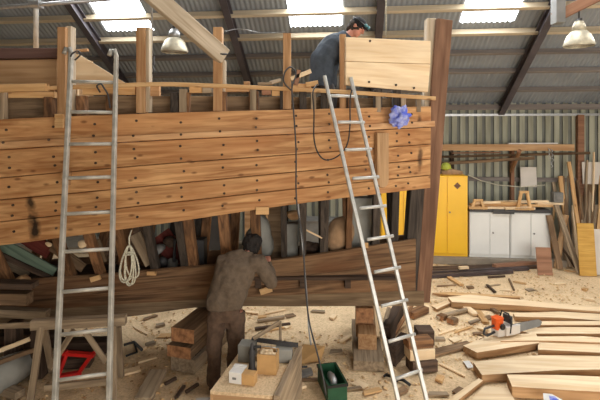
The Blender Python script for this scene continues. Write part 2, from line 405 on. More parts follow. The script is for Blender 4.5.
# ================================================================= THE BOAT
boat = thing('wooden_boat', 'large wooden boat under repair with orange larch planking, bare frames and raked sternpost', 'boat', P(200, 345, 6.28).to_3d() * 1)
YK = 6.28
PXS = (-140, 0, 150, 300, 432)
def line(pys, Ys, pxs=PXS): return [tuple(P(a, b, c)) for a, b, c in zip(pxs, pys, Ys)]
YA = (5.2, 5.25, 5.35, 5.6, 6.08); YB = (5.35, 5.4, 5.5, 5.72, 6.12)
def ymix(t): return [a+(b-a)*t for a, b in zip(YA, YB)]
A = [line((128, 119, 113, 109, 106), YA), line((159, 150, 141, 134, 127), ymix(.15)), line((190, 178, 165, 154, 144), ymix(.4)),
     line((213, 200, 186, 171.5, 159), ymix(.6)), line((236, 222, 205, 188.5, 175), ymix(.8)), line((262, 246, 226, 204, 188), YB)]
PXB = (-140, 0, 100, 200, 300, 414)
B = [line((302, 284, 276, 267, 257, 239), (5.72, 5.75, 5.8, 5.88, 5.98, 6.12), PXB), line((315, 303, 294, 285, 276, 262), (5.9, 5.92, 5.95, 6.0, 6.05, 6.13), PXB),
     line((322, 314, 306, 300, 295, 291), (6.14,)*6, PXB)]
X0 = -4.6; X1 = P(431, 120, 6.08).x; XB1 = P(416, 260, 6.12).x
def at(nodes, x): y, z = lerp(nodes, x); return V3((x, y, z))
def mir(p): return V3((p.x, 2*YK-p.y, p.z))
def strake(name, la, lb, xa, xb, th, m, mirror=False, gap=.005, off=0, curvein=None):
    mb = MB(); k = 40; vs = []
    for i in range(k+1):
        x = xa+(xb-xa)*i/k; a = at(la, x); b = at(lb, x)
        d = (a-b).normalized(); a = a-d*gap; b = b+d*gap
        nrm = V3((0, -1, 0)); nrm = (nrm-d*nrm.dot(d)).normalized()
        q = [a+nrm*off, b+nrm*off, b+nrm*(off-th), a+nrm*(off-th)]
        if mirror: q = [mir(p) for p in q]
        vs += q
    fs = [(i*4+j, i*4+(j+1) % 4, i*4+4+(j+1) % 4, i*4+4+j) for i in range(k) for j in range(4)]
    if mirror: fs = [f[::-1] for f in fs]
    mb.add(vs, fs+[(3,2,1,0), tuple(k*4+j for j in range(4))])
    p0, p1 = mb.v[0], mb.v[k*4]
    return obj(name, mb, m, boat, frame(p0, p1), .004)
for i in range(5):
    strake('hull_plank', A[i], A[i+1], X0, X1, .05, M['hull'])
    strake('hull_plank', A[i], A[i+1], X0, X1, .05, M['oldplank'], True)
for i in range(2):
    strake('bottom_plank', B[i], B[i+1], X0, XB1, .05, M['oldplank'], gap=.003)
    strake('bottom_plank', B[i], B[i+1], X0, XB1, .05, M['oldplank'], True)
# rubbing rail
RT = line((151, 142, 134.5, 127.5, 121), ymix(.1)); RB = line((158.5, 149, 140, 133, 126.5), ymix(.12))
strake('rubbing_rail', RT, RB, X0, P(434, 122, 6.08).x, .11, M['rail'], gap=0, off=.055)
strake('rubbing_rail', RT, RB, X0, P(434, 122, 6.08).x, .11, M['rail'], True, gap=0, off=.055)
# keel
kn_ = [tuple(P(a, b, 6.15)) for a, b in ((-160, 336), (0, 328), (80, 322), (135, 316), (200, 307.5), (300, 306.5), (420, 306))]
mb = MB(); vs = []; k = 44
for i in range(k+1):
    x = X0+(XB1+.12-X0)*i/k; z0 = at(kn_, x).z; z1 = .73+.07*i/k
    vs += [(x, 6.15, z0), (x, 6.41, z0), (x, 6.41, z1), (x, 6.15, z1)]
mb.add(vs, [(q*4+e, q*4+4+e, q*4+4+(e+1) % 4, q*4+(e+1) % 4) for q in range(k) for e in range(4)]+[(0,1,2,3), tuple(k*4+e for e in (3,2,1,0))])
for q, f in enumerate(mb.f): mb.f[q] = f[::-1]
obj('keel', mb, M['keel'], boat, T((X0, YK, .6)), .006)
# sternpost
def raked(name, Lt, Rt, Lb, Rb, y0, y1, m):
    mb = MB(); q = [P(*Lb, y0), P(*Rb, y0), P(*Rt, y0), P(*Lt, y0)]
    vs = q+[V3((p.x, y1, p.z)) for p in q]
    mb.add(vs, [(0,1,2,3), (7,6,5,4), (0,4,5,1), (1,5,6,2), (2,6,7,3), (3,7,4,0)])
    return obj(name, mb, m, boat, frame(q[0], q[3], (0, 1, 0)), .008)
raked('sternpost', (437, 18), (453, 20), (416, 303), (430, 303), 6.16, 6.40, M['post'])
raked('rudder_stop', (427, 18), (436.5, 18), (424, 110), (433, 110), 6.22, 6.36, M['beam'])
raked('deadwood', (411, 185), (426, 185), (403, 300), (417, 303), 6.165, 6.39, M['blackframe'])
# frames: one timber following the section at each station
def rib(px, w=.1, m='frame', top=None, mirror=True, tilt=0, upper=True):
    x = P(px, 200, 5.6).x
    a0, a3, a5, b0, b2 = at(A[0], x), at(A[3], x), at(A[5], x), at(B[0], min(x, XB1)), at(B[2], min(x, XB1))
    secs = [a0+V3((0, .11, .24)), a0+V3((0, .11, 0)), a3+V3((0, .11, 0)), a5+V3((0, .115, 0)), (a5+b0)/2+V3((0, .12, -.03)), b0+V3((0, .11, 0)), b2+V3((0, .1, .05))]
    for mi in ((False, True) if mirror else (False,)):
        mb = MB(); vs = []
        for p in secs:
            q = [p+V3((-w/2, -.06, 0)), p+V3((w/2, -.06, 0)), p+V3((w/2, .06, 0)), p+V3((-w/2, .06, 0))]
            if mi: q = [mir(v) for v in q]
            vs += q
        k = len(secs)
        fs = [(i*4+j, i*4+(j+1) % 4, i*4+4+(j+1) % 4, i*4+4+j) for i in range(k-1) for j in range(4)]
        fs = fs+[(3,2,1,0), tuple((k-1)*4+j for j in range(4))]
        if not mi: fs = [f[::-1] for f in fs]
        mb.add(vs, fs)
        obj('frame', mb, M[m], boat, frame(vs[-4], vs[0], (0, 1, 0)), .006)
for px, w, m in ((-110, .1, 'frame'), (-60, .1, 'frame'), (-20, .1, 'frame'), (-4, .11, 'frame'), (60, .1, 'frame'), (90, .1, 'frame'), (118, .1, 'frame'), (147, .1, 'blackframe'),
                 (178, .1, 'blackframe'), (187, .12, 'frame'), (222, .13, 'frame'), (254, .12, 'frame'), (283, .08, 'blackframe'), (303, .09, 'blackframe'),
                 (326, .11, 'blackframe'), (353, .08, 'frame'), (383, .1, 'blackframe'), (404, .1, 'blackframe')):
    rib(px, w, m)
# tall stanchions
def stanchion(pxa, pxb, pt, m='oakpost', d=.12, pb=118, yo=.05):
    x = P((pxa+pxb)/2, 100, 5.4).x; y = at(A[0], x).y+yo; w = (pxb-pxa)/F*y
    p0, p1 = P((pxa+pxb)/2, pb, y), P((pxa+pxb)/2, pt, y)
    return timber('stanchion', p0+V3((0, d/2, 0)), p1+V3((0, d/2, 0)), d, w, M[m], boat, up=(1, 0, 0), wob=.004)
stanchion(57, 65, 27, pb=127, yo=-.08); stanchion(65.5, 71, 26, 'beam', pb=110, yo=-.02)
stanchion(136, 145, 27, yo=.03, pb=113); stanchion(145.5, 149, 27, 'beam', yo=.05, pb=112)
stanchion(213, 222, 27, yo=.03, pb=111); stanchion(222.4, 225, 60, 'beam', yo=.06, pb=111)
stanchion(283, 291, 33, yo=.03, pb=109); stanchion(340, 346, 34, 'oakpost', yo=.06, pb=110)
for (a, b) in ((-40, -30), (-3, 4), (179, 186), (250, 256), (311, 316), (376, 381), (401, 406), (417, 421)):
    stanchion(a, b, 89 if b < 340 else 94, 'grey', .08, 112 if a > 0 else 120, yo=.02)
# sheer batten, inner planks
BT = [tuple(P(a, b, lerp(A[0], P(a, b, 5.4).x)[0]-.005)) for a, b in ((48, 86), (110, 83.5), (160, 82), (213, 83.5), (290, 87), (345, 90), (436, 96.5))]
BTb = [(x, y, z-.05) for x, y, z in BT]
strake('sheer_batten', BT, BTb, BT[0][0], BT[-1][0], .035, M['pine'], gap=0)
mb = MB(); a, b = P(-140, 92, 5.15), P(47, 87.5, 5.15)
timber('rail_log', a, b, .09, .085, M['pine'], boat, wob=.01)
IN0 = line((104, 98, 96, 97, 99), [y+.3 for y in YA]); IN1 = line((128, 120, 116, 112, 108), [y+.3 for y in YA])
IN2 = line((90, 88, 86, 89, 93), [y+.24 for y in YA]); IN3 = line((98, 96, 93.5, 93.5, 95.5), [y+.24 for y in YA])
strake('bulwark_plank', IN0, IN1, X0, X1-.1, .04, M['keel'], gap=0)
strake('bulwark_plank', IN0, IN1, X0, X1-.1, .04, M['keel'], True, gap=0)
for (a, b, m, t, u) in ((4, 56, 'pine', 92, 98), (84, 136, 'pine', 86, 95), (149, 160, 'oakpost', 86, 96), (190, 202, 'pine', 86, 93), (203, 212, 'beam', 86, 93), (226, 250, 'ply', 87, 92),
                     (262, 271, 'maroon', 90, 95), (272, 283, 'pine', 88, 96), (292, 311, 'pine', 84, 92)):
    y = at(A[0], P(a, 90, 5.4).x).y+.13
    timber('cap_piece', P(a, (t+u)/2, y), P(b, (t+u)/2, y), .07, (u-t)/F*y, M[m], boat)
# deck and beams
mb = MB(); k = 30; vs = []
for i in range(k+1):
    x = X0+(X1-X0-.05)*i/k; p = at(A[1], x); q = mir(p); zz = 2.8+.0*x
    vs += [(x, p.y+.17, zz), (x, q.y-.17, zz), (x, q.y-.17, zz-.05), (x, p.y+.17, zz-.05)]
mb.add(vs, [(i*4+j, i*4+4+j, i*4+4+(j+1) % 4, i*4+(j+1) % 4) for i in range(k) for j in range(4)]+[(0,1,2,3), tuple(k*4+j for j in (3,2,1,0))])
obj('deck', mb, M['oldplank'], boat, T((X0, YK, 2.8)))
# bolts through the planking
bm = MB(); bm.lathe([(.0001, -.010), (.015, -.007), (.015, .008)], 10, Matrix.Rotation(PI/2, 4, 'X'))
bme = None; cnt = 0
for px in (20, 62, 101, 140, 183, 222, 258, 297, 330, 372, 406, 420):
    for i in range(5):
        for t in ((.3, .75) if i in (0, 1, 3) else (.5,)):
            xx = P(px+R.uniform(-2, 2), 160, 5.5).x
            a, b = at(A[i], xx), at(A[i+1], xx); p = a.lerp(b, t+R.uniform(-.1, .1))+V3((0, -.004, 0))
            if i == 0 and t > .6: p.y -= .055
            if bme is None: bo = obj('bolt', bm, M['darktim'], boat, T(p), local=True); bme = bo.data
            else:
                bo = bpy.data.objects.new('bolt', bme); C.objects.link(bo); bo.parent = boat; bo.matrix_basis = WM[boat.name].inverted() @ T(p)
            cnt += 1
# wooden pads under bolts and long patch board
def pad(px, py, w, h, Y, rot=0, m='pine', nm='clamp_pad'):
    c = P(px, py, Y); Mx = T(c) @ Matrix.Rotation(rot, 4, 'Y'); mb = MB(); s = Y/F
    mb.box((-w*s/2, -.03, -h*s/2), (w*s/2, 0, h*s/2), Mx); return obj(nm, mb, M[m], boat, Mx, .004)
def hullY(i, px, py):
    return at(A[i], P(px, py, 5.5).x).y
pad(262.5, 210.5, 13, 7.5, hullY(5, 262, 210)-.01, .0); pad(60, 121, 8, 14, 5.18); pad(67, 178, 9, 13, 5.25, .1, 'oakpost')
pad(266, 290, 12, 6, 6.0, -.3); pad(96, 278, 10, 5, 5.72, -.3); pad(152, 273, 9, 4, 5.78); pad(365, 245, 6, 5, 6.0)
# long rounded patch batten
c = P(381, 160, 5.86); mb = MB(); s = 5.86/F; w = 6.5*s; hh = 27*s; poly = [(-w, hh), (w, hh)]+[(w*math.cos(-t), -hh+w+w*math.sin(-t)) for t in [PI*k/8 for k in range(9)]]
Mx = T(c) @ Matrix.Rotation(math.radians(-5.5), 4, 'Z') @ Matrix.Rotation(math.radians(84), 4, 'X') @ Matrix.Rotation(.0, 4, 'Z')
Mx2 = T(c) @ RZ(math.radians(22)) @ Matrix.Rotation(PI/2, 4, 'X')
mb.prism(poly, -.02, .05, Mx2); obj('patch_batten', mb, M['patch'], boat, Mx2 @ RZ(PI/2), .004)
# high side board at the stern
def board(Lt, Rt, Lb, Rb, ya, yb, th, m, nm, parent=boat):
    q = [P(*Lb, ya), P(*Rb, yb), P(*Rt, yb), P(*Lt, ya)]; nn = (q[1]-q[0]).cross(q[3]-q[0]).normalized(); mb = MB()
    vs = q+[p-nn*th for p in q]
    mb.add(vs, [(0,1,2,3), (7,6,5,4), (0,4,5,1), (1,5,6,2), (2,6,7,3), (3,7,4,0)])
    return obj(nm, mb, m, parent, frame(q[0], q[1]), .004)
board((346, 37), (431, 41), (346, 61), (430.5, 64), 5.72, 6.1, .05, M['slab'], 'side_board')
board((346, 61.5), (430.5, 64.5), (346, 85), (428, 92), 5.72, 6.1, .05, M['slab'], 'side_board')
for px, py in ((370, 41), (369, 82), (396, 85), (414, 88)):
    y = 5.72+(px-346)/85*.38-.01
    b = bpy.data.objects.new('bolt', bme); C.objects.link(b); b.parent = boat; b.matrix_basis = WM[boat.name].inverted() @ T(P(px, py, y))
# deckhouse at the left
dh = board((-90, 62), (57, 59), (-90, 88), (57, 86), 5.75, 5.75, .05, M['ply'], 'deckhouse_side')
board((-90, 48), (57.5, 48), (-90, 60), (57.5, 57.5), 5.68, 5.68, .12, M['cap'], 'deckhouse_coaming')
mb = MB(); a, b = P(-90, 48, 5.74), P(57, 48, 5.74)
mb.box((a.x, 5.8, a.z-.06), (b.x, 6.75, a.z-.02)); obj('deckhouse_roof', mb, M['ply'], boat, T(a))
mb = MB(); mb.box((b.x-.05, 5.8, 2.8), (b.x, 6.75, a.z-.06)); obj('deckhouse_side', mb, M['ply'], boat, T(b))
mb = MB(); mb.box((a.x, 6.7, 2.8), (b.x-.05, 6.75, a.z-.06)); obj('deckhouse_side', mb, M['ply'], boat, T(b))
mb = MB(); p = P(-90, 88, 5.755); mb.box((a.x, 5.757, 2.8), (b.x-.05, 5.8, p.z)); obj('deckhouse_side', mb, M['ply'], boat, T(b))

tri = [P(72, 52, 5.7), P(80, 55, 5.7), P(130, 86, 5.7), P(72, 86, 5.7)]; mb = MB()
vs = tri+[p+V3((0, .02, 0)) for p in tri]; mb.add(vs, [(0,3,2,1), (4,5,6,7), (0,1,5,4), (1,2,6,5), (2,3,7,6), (3,0,4,7)])
mb.box((tri[3].x, 5.72, 2.8), (tri[3].x+.06, 5.76, tri[0].z-.1)); mb.box((tri[2].x-.3, 5.72, 2.8), (tri[2].x-.24, 5.76, tri[2].z+.1))
tag(obj('plywood_offcut', mb, M['slab'], None, frame(tri[3], tri[2])), 'pale triangular plywood offcut standing on deck behind the left ladder', 'plywood')
for (a, b, w, h, m, lb) in (((270, 83), (281, 80), .08, .04, 'beam', 'pale stick end on the sheer left of the fourth stanchion'), ((291, 79), (311, 71), .05, .05, 'slab', 'pale slanting stick poking out right of the fourth stanchion'), ((258, 84), (272, 83.5), .09, .03, 'grey', 'grey block resting on the sheer batten'),
        ((296, 85), (299, 70), .05, .05, 'maroon', 'pinkish upright stick end behind the fourth stanchion'), ((306, 85), (318, 83), .08, .06, 'pine', 'small pine block on the sheer before the bending person'), ((75, 51), (88, 50), .05, .03, 'oakpost', 'short brown stick crossing the head of the left ladder'), ((244, 84), (250, 84), .06, .06, 'oakpost', 'stub of wood above the sheer batten, midway between stanchions')):
    y = 5.62 if a[0] > 90 else 5.4
    tag(timber('sheer_offcut', P(*a, y), P(*b, y), w, h, M[m], up=(0, 1, 0) if abs(a[0]-b[0]) < 6 else (0, 0, 1)), lb, 'offcut')
# floors inside the bottom: a dark inner planking strip
mb = MB(); mb.box((X0, 5.98, 1.0), (XB1-.3, 6.58, 1.04)); obj('cabin_sole', mb, M['darktim'], boat, T((X0, YK, 1.0)))
for k in range(9): mb = MB(); x = X0+.4+k*.6; mb.box((x, 6.02, .88), (x+.08, 6.54, 1.0)); obj('floor_timber', mb, M['darktim'], boat, T((x, YK, .9)))
mb = MB(); mb.box((X0, 6.2, .76), (XB1-.3, 6.36, .879)); obj('inner_keelson', mb, M['darktim'], boat, T((X0, YK, .8)))
# ================================================================= LADDERS
def ladder(label, Lpx, Rpx, rungs, zt, Yt, a, b, kt, kb, dL, dR, m, hook=False, sw=.032):
    """Lpx/Rpx: (k, px) nodes for the two stiles; k counts rungs downwards"""
    def pt(k, nodes, dy):
        y = Yt-b*k+dy; return V3(((lerp(nodes, k)[0]-300)/F*y, y, zt-a*k))
    f = (pt(kb, Lpx, dL)+pt(kb, Rpx, dR))/2
    t = thing('ladder', label, 'ladder', (f.x, f.y, 0))
    for nodes, dy in ((Lpx, dL), (Rpx, dR)):
        top = pt(kt, nodes, dy); bot = pt(kb, nodes, dy); s = timber('stile', bot, top, .06, sw*1.25, m, t, up=(1, 0, 0), bev=.006)
        if hook:
            mb = MB(); d = (top-bot).normalized(); hk = [top-d*.08, top, top+d*.05+V3((-.02, .0, .02)), top+d*.06+V3((-.06, 0, .015)), top+V3((-.085, 0, 0))]
            mb.tube(hk, .026, 8); obj('top_hook', mb, m, t)
        mb = MB(); d = (top-bot).normalized(); mb.tube([bot-d*.012, bot+d*.05], .036, 8); obj('foot', mb, M['black'], t)
    for k in range(rungs):
        p, q = pt(k, Lpx, dL), pt(k, Rpx, dR); mb = MB(); mb.tube([p, q], [(.019, .015)]*2, 8); obj('rung', mb, m, t)
    return t
ladder('long hook-topped ladder leaning on the boat at the left stanchion',
       [(-1.1, 71.5), (0, 70.5), (3, 63.5), (7, 55.5), (8, 54)], [(-1.1, 116.5), (0, 115), (3, 113), (7, 109), (8, 108.5)], 10, 3.544, 5.1, .3475, .1284, -.95, 10.15, -.06, .06, M['alu_old'], True)
ladder('narrower bright aluminium ladder leaning left against the boat near the sternpost',
       [(-.8, 324), (0, 331), (9, 396)], [(-.8, 350.5), (0, 357), (9, 422)], 11, 3.415, 5.5, .322, .1043, -.75, 10.55, -.07, .1, M['alu'])
# ================================================================= TIMBERS LYING ON THE GROUND AT THE RIGHT
def slab(label, pts, z, th, m='slab', edge='slabedge', name='timber_slab', z0=None):
    w = [G(px, py, z) for px, py in pts]; n = len(w)
    L = max(((w[i]-w[(i+1) % n]).length, i) for i in range(n))[1]
    a, b = w[L], w[(L+1) % n]; 
    if a.x > b.x: a, b = b, a
    Fm = frame(V3((a.x, a.y, z-th)), V3((b.x, b.y, z-th)))
    mb = MB(); mb.prism([(p.x, p.y) for p in w], z-th, z, None, 0, 1)
    return tag(obj(name, mb, [M[m], M[edge]], None, Fm, .006), label, 'timber')
slab('nearest thick sawn slab at the bottom right corner of the floor', [(507, 374.5), (560, 375), (640, 378), (760, 386), (760, 412), (640, 394), (566, 390), (512, 386.5)], .13, .12)
slab('second nearest sawn slab, lying just behind the corner slab', [(473, 362), (540, 355), (600, 356), (720, 360), (720, 388), (625, 369), (560, 370), (482, 375)], .10, .09)
slab('thick slab with slanting sawn left end, butting another below the chainsaw', [(463, 345.5), (490, 336), (536, 333), (539, 343), (477, 352.5)], .10, .085)
slab('pale slab continuing right from the slanting-ended one', [(538, 345), (542, 341.5), (640, 345), (700, 348), (700, 358), (640, 354.5), (538, 349.5)], .09, .08)
slab('smooth pale plank lying across the slabs right of the chainsaw', [(500, 341), (528, 336.5), (582, 336), (600, 337.5), (660, 340), (660, 344), (600, 342.5), (540, 340.5)], .115, .02)
slab('long narrow slab just to the right of the chainsaw bar', [(514, 328.5), (560, 327), (680, 328), (680, 334), (600, 333.5), (530, 333.5)], .09, .08)
slab('brown edged slab behind the chainsaw bar', [(536, 321), (600, 321), (700, 322), (700, 327), (600, 325), (538, 325)], .08, .07)
slab('slab with a waney brown edge behind the chainsaw', [(513, 313), (560, 311.5), (700, 320), (700, 324.5), (600, 320.5), (560, 317.5), (515, 316.5)], .07, .065)
slab('longest slab farthest back, reaching from beside the sternpost to the right edge', [(448, 297), (470, 294.5), (560, 304), (700, 313), (700, 319), (600, 311.5), (520, 305.5), (452, 302)], .10, .09)
slab('thin board behind the longest slab', [(432, 293), (450, 292), (520, 296), (520, 297.5), (450, 295)], .04, .03, 'pine')
slab('pale short board sticking out left of the longest slab', [(432, 306), (451, 298.5), (454, 301), (437, 309)], .05, .03)
slab('narrow batten running to the bottom edge beside the slabs', [(479, 378), (483, 380.5), (452, 405), (444, 402)], .05, .05, 'slab')
slab('pale flat board at the bottom between ladder and slabs', [(484, 386), (508, 388), (516, 402), (470, 402)], .03, .025)
slab('grey brown board on the sawdust behind the longest slab', [(436, 315), (466, 307.5), (468, 309), (438, 317.5)], .05, .035, 'grey', 'grey')
# chainsaw
cs = G(502, 334, .115)
t = thing('chainsaw', 'orange and white chainsaw resting on the timber slabs', 'chainsaw', T((cs.x, cs.y, .105)) @ RZ(math.radians(24)) @ Matrix.Scale(1.3, 4))
CM = WM[t.name]
mb = MB(); mb.prism([(-.1, -.05), (.06, -.05), (.12, -.02), (.12, .05), (-.06, .07), (-.12, .04)], .01, .10, CM); obj('engine_body', mb, M['whiteb'], t, bev=.01)
mb = MB(); mb.prism([(-.12, -.045), (-.02, -.05), (.0, .0), (-.02, .06), (-.12, .05)], .085, .20, CM); obj('top_cover', mb, M['orange'], t, bev=.02)
mb = MB(); mb.tube([CM @ V3(p) for p in ((-.10, 0, .05), (-.22, 0, .03), (-.27, 0, .06), (-.25, 0, .11), (-.12, 0, .12))], .016, 8); obj('rear_handle', mb, M['dgrey'], t)
mb = MB(); mb.tube([CM @ V3(p) for p in ((.03, -.08, .04), (.05, -.08, .16), (.05, -.04, .235), (.05, .05, .235), (.03, .08, .1))], .012, 8); obj('front_handle', mb, M['black'], t)
mb = MB(); mb.prism([(.07, -.06), (.10, -.06), (.10, .06), (.07, .06)], .12, .20, CM); obj('hand_guard', mb, M['dgrey'], t, bev=.01)
mb = MB(); mb.prism([(.1, -.045), (.52, -.04), (.56, -.01), (.56, .01), (.52, .035), (.1, .05)], -.003, .003, CM @ T((0, -.045, .06)) @ Matrix.Rotation(PI/2.4, 4, 'X')); obj('guide_bar', mb, M['mgrey'], t)
mb = MB(); mb.prism([(-.02, -.05), (.17, -.055), (.19, -.045), (.17, -.02), (-.02, -.02)], .02, .11, CM @ T((0, -.03, 0))); obj('sprocket_cover', mb, M['whiteb'], t, bev=.008)
mb = MB(); mb.lathe([(.03, 0), (.035, .01), (.03, .02)], 12, CM @ T((-.06, -.055, .12)) @ Matrix.Rotation(PI/2, 4, 'X')); obj('filler_cap', mb, M['black'], t)
# ================================================================= KEEL BLOCKS AND PROPS
def block(label, p0, p1, w, h, m='dim', e='endgrain', grp=None, name='keel_block', cat='timber block'):
    return tag(timber(name, p0, p1, w, h, M[m], None, wob=.006, ends=M[e], base=True, bev=.008), label, cat, grp)
n0, f0 = G(183, 372), G(226, 331)
dr = (f0-n0).normalized(); sd = V3((dr.y, -dr.x, 0))
block('lowest grey timber of the cribbing under the keel behind the standing man', n0, n0+dr*1.2, .34, .17, 'grey', 'grey')
block('middle orange-ended beam of the cribbing stack left of the man', n0+V3((-.04, -.05, .2)), n0+V3((-.04, -.05, .2))+dr*1.25, .33, .14, 'dim')
block('top orange-ended beam of the cribbing stack left of the man', n0+V3((0, -.03, .38)), n0+V3((0, -.03, .38))+dr*1.25, .32, .17, 'dim')
block('small spacer between the cribbing beams left of the man', n0+V3((.03, .1, .17)), n0+V3((.03, .1, .17))+dr*.12, .25, .03, 'darktim', 'darktim')
n1 = G(369, 371); f1 = G(364, 326); d1 = (f1-n1).normalized()
block('long base timber of the centre cribbing behind the right ladder', n1, n1+d1*1.25, .38, .12, 'grey', 'grey')
block('tall weathered block standing on the centre cribbing base', n1+d1*.30+V3((0, 0, .12)), n1+d1*.60+V3((0, 0, .12)), .24, .2, 'oakpost', 'oakpost')
block('upper block of the centre cribbing directly under the keel', n1+d1*.66+V3((-.02, 0, .12)), n1+d1*1.2+V3((-.02, 0, .12)), .24, .40, 'oakpost', 'endgrain')
block('small pale wedge leaning on the centre cribbing', n1+d1*.62+V3((.15, -.02, .14)), n1+d1*.85+V3((.13, 0, .5)), .05, .08, 'slab', 'slab', name='wedge', cat='wedge')
q = G(419, 370)
block('pale cut block at the foot of the prop right of the ladder', q+V3((-.12, 0, 0)), q+V3((.20, .06, 0)), .22, .14, 'dgreyw' if 'dgreyw' in M else 'darktim', 'darktim')
block('sawn orange block stacked right of the ladder', q+V3((-.14, .03, .14)), q+V3((.18, .08, .14)), .2, .13, 'slab', 'slab')
block('reddish beam piece behind the right ladder', q+V3((-.15, .05, .27)), q+V3((.17, .1, .27)), .18, .1, 'frame')
q2 = G(423, 342)
block('dark squat block standing beyond the ladder foot', q2+V3((-.1, 0, 0)), q2+V3((.13, 0, 0)), .22, .2, 'darktim', 'darktim')
for i, (a, b, w, h, m, lb) in enumerate((((386, 348), (400, 318), .12, .3, 'darktim', 'dark upright chock just right of the centre cribbing'),
        ((392, 366), (404, 352), .1, .26, 'darktim', 'charred chock behind the lower rungs of the right ladder'),
        ((440, 320), (444, 318), .12, .07, 'frame', 'small brown cube offcut right of the sternpost foot'),
        ((450, 324), (455, 322), .12, .08, 'dim', 'second small cube offcut right of the sternpost foot'),
        ((410, 318), (425, 312), .16, .1, 'frame', 'flat brown chock near the sternpost foot'))):
    block(lb, G(*a), G(*b), w, h, m, 'endgrain' if m != 'darktim' else 'darktim', name='chock', cat='chock')
for i, (a, b, w, lb) in enumerate((((383, 340), (405, 322), .05, 'pale prop stick leaning behind the right ladder'), ((377, 350), (389, 308), .05, 'grey prop stick beside the centre cribbing'),
        ((392, 338), (412, 305), .045, 'brown prop stick leaning towards the sternpost'))):
    p0 = G(*a); p1 = P(b[0], b[1], p0.y+.45)
    tag(timber('prop_stick', p0, p1, w, w, M[('slab', 'grey', 'frame')[i]], None, wob=.005), lb, 'prop')
block('grey slanting offcut leaning by the upright chock', G(379, 352), G(392, 347)+V3((0, .2, .2)), .12, .05, 'slab', 'slab', name='offcut', cat='offcut')
tag(timber('offcut', G(432, 355)+V3((0,0,.02)), G(470, 346)+V3((0,0,.03)), .14, .035, M['dim']), 'dark wedge-shaped board lying right of the ladder foot', 'offcut')
# black clamps at ladder foot
for i, (a, b, lb) in enumerate((((386, 375), (397, 381), 'left one of two black tools by the ladder foot'), ((398, 379), (410, 385), 'right one of two black tools by the ladder foot'))):
    p, q_ = G(*a, .02), G(*b, .02); mb = MB(); mb.tube([p, p.lerp(q_, .5)+V3((0, .02, .01)), q_], .018, 8); mb.tube([p+V3((.02, .03, 0)), p+V3((-.03, -.03, 0))], .014, 6)
    tag(obj('hand_tool', mb, M['black']), lb, 'tool')
# ================================================================= BENCH BOX AND WHAT STANDS ON IT
bz = .5
c = [G(210, 391, bz), G(273, 396, bz), G(295, 349, bz), G(243, 347, bz)]
t = thing('plywood_box', 'low sawdust-covered plywood box used as a bench behind the standing man', 'box', ((c[0]+c[2])/2).xy.to_3d())
mb = MB(); mb.prism([(p.x, p.y) for p in c], bz-.03, bz); obj('box_top', mb, M['floor'], t, frame(c[0].xy.to_3d(), c[3].xy.to_3d()), .004)
def wallp(a, b, z0, z1, th, nm, m, par, inw):
    d = (b-a).normalized(); nn = V3((-d.y, d.x, 0))*inw; mb = MB()
    mb.prism([(p.x, p.y) for p in (a, b, b+nn*th, a+nn*th)], z0, z1); return obj(nm, mb, m, par, frame(V3((a.x, a.y, z0)), V3((b.x, b.y, z0))), .003)
for i, nm in enumerate(('front_panel', 'side_panel', 'back_panel', 'side_panel')):
    wallp(c[i], c[(i+1) % 4], 0, bz-.031, .03, nm, M['ply'], t, 1)
c2 = [G(275, 398, bz+.04), G(291, 400, bz+.04), G(296, 349, bz+.04), G(290, 348, bz+.04)]
ed = c[2]-c[1]; on = V3((ed.y, -ed.x, 0)).normalized()
tag(timber('side_plank', c[1].xy.to_3d()+on*.05+V3((0,0,.28))-ed*.05, c[2].xy.to_3d()+on*.05+V3((0,0,.28)), .06, .52, M['grey'], None, wob=.006), 'pale rough plank standing on edge against the right side of the plywood box', 'plank')
tag(timber('support_block', c[1].xy.to_3d()+on*.06+V3((0,0,0)), c[1].xy.to_3d()+on*.06+V3((0.0,.3,0)), .1, .02, M['dim'], base=True), 'thin packer under the plank beside the plywood box', 'offcut')
# white and orange carton
p = G(246, 390, bz); Mx = T((G(229, 383, bz)).to_tuple()) @ RZ(math.radians(-14))
t = thing('carton', 'small white and orange carton on the near end of the box', 'carton', Mx)
mb = MB(); mb.box((0, 0, 0), (.13, .10, .11), Mx); obj('carton_body', mb, M['paper'], t, bev=.003)
mb = MB(); mb.box((.131, 0, 0), (.26, .10, .105), Mx); obj('carton_end', mb, M['card'], t, bev=.003)
mb = MB(); mb.box((.0, .101, .10), (.13, .16, .115), Mx); obj('carton_flap', mb, M['paper'], t)
mb = MB(); mb.box((.035, -.002, .04), (.075, -.0005, .062), Mx); obj('printed_mark', mb, M['mgrey'], t)
# tin with round pieces
Mx = T(G(257, 374, bz).to_tuple()) @ RZ(math.radians(-8))
t = thing('wooden_tub', 'open brown tub holding corks on the plywood box', 'tub', Mx)
mb = MB(); mb.box((0, 0, 0), (.2, .012, .2), Mx); mb.box((0, .15, 0), (.2, .162, .2), Mx); mb.box((0, .012, 0), (.012, .15, .2), Mx); mb.box((.188, .012, 0), (.2, .15, .2), Mx); mb.box((.012, .012, 0), (.188, .15, .01), Mx)
obj('tub_body', mb, M['card'], t)
mb = MB(); mb.tube([Mx @ V3(q) for q in ((.0, .08, .18), (.02, .08, .24), (.1, .06, .26), (.18, .08, .24), (.2, .08, .18))], .004, 6); obj('wire_handle', mb, M['galv'], t)
for i in range(7):
    q = Mx @ V3((.04+.04*(i % 4), .05+.05*(i//4), .165)); mb = MB(); mb.lathe([(.001, 0), (.028, 0), (.03, .015), (.028, .04), (.001, .04)], 12, T(q) @ Matrix.Rotation(R.uniform(-.4, .4), 4, 'X'))
    tag(obj('cork_plug', mb, M['slab'], None, T(q)), 'round pale wooden plug heaped in the brown tub', 'plug', 'plugs in the tub')
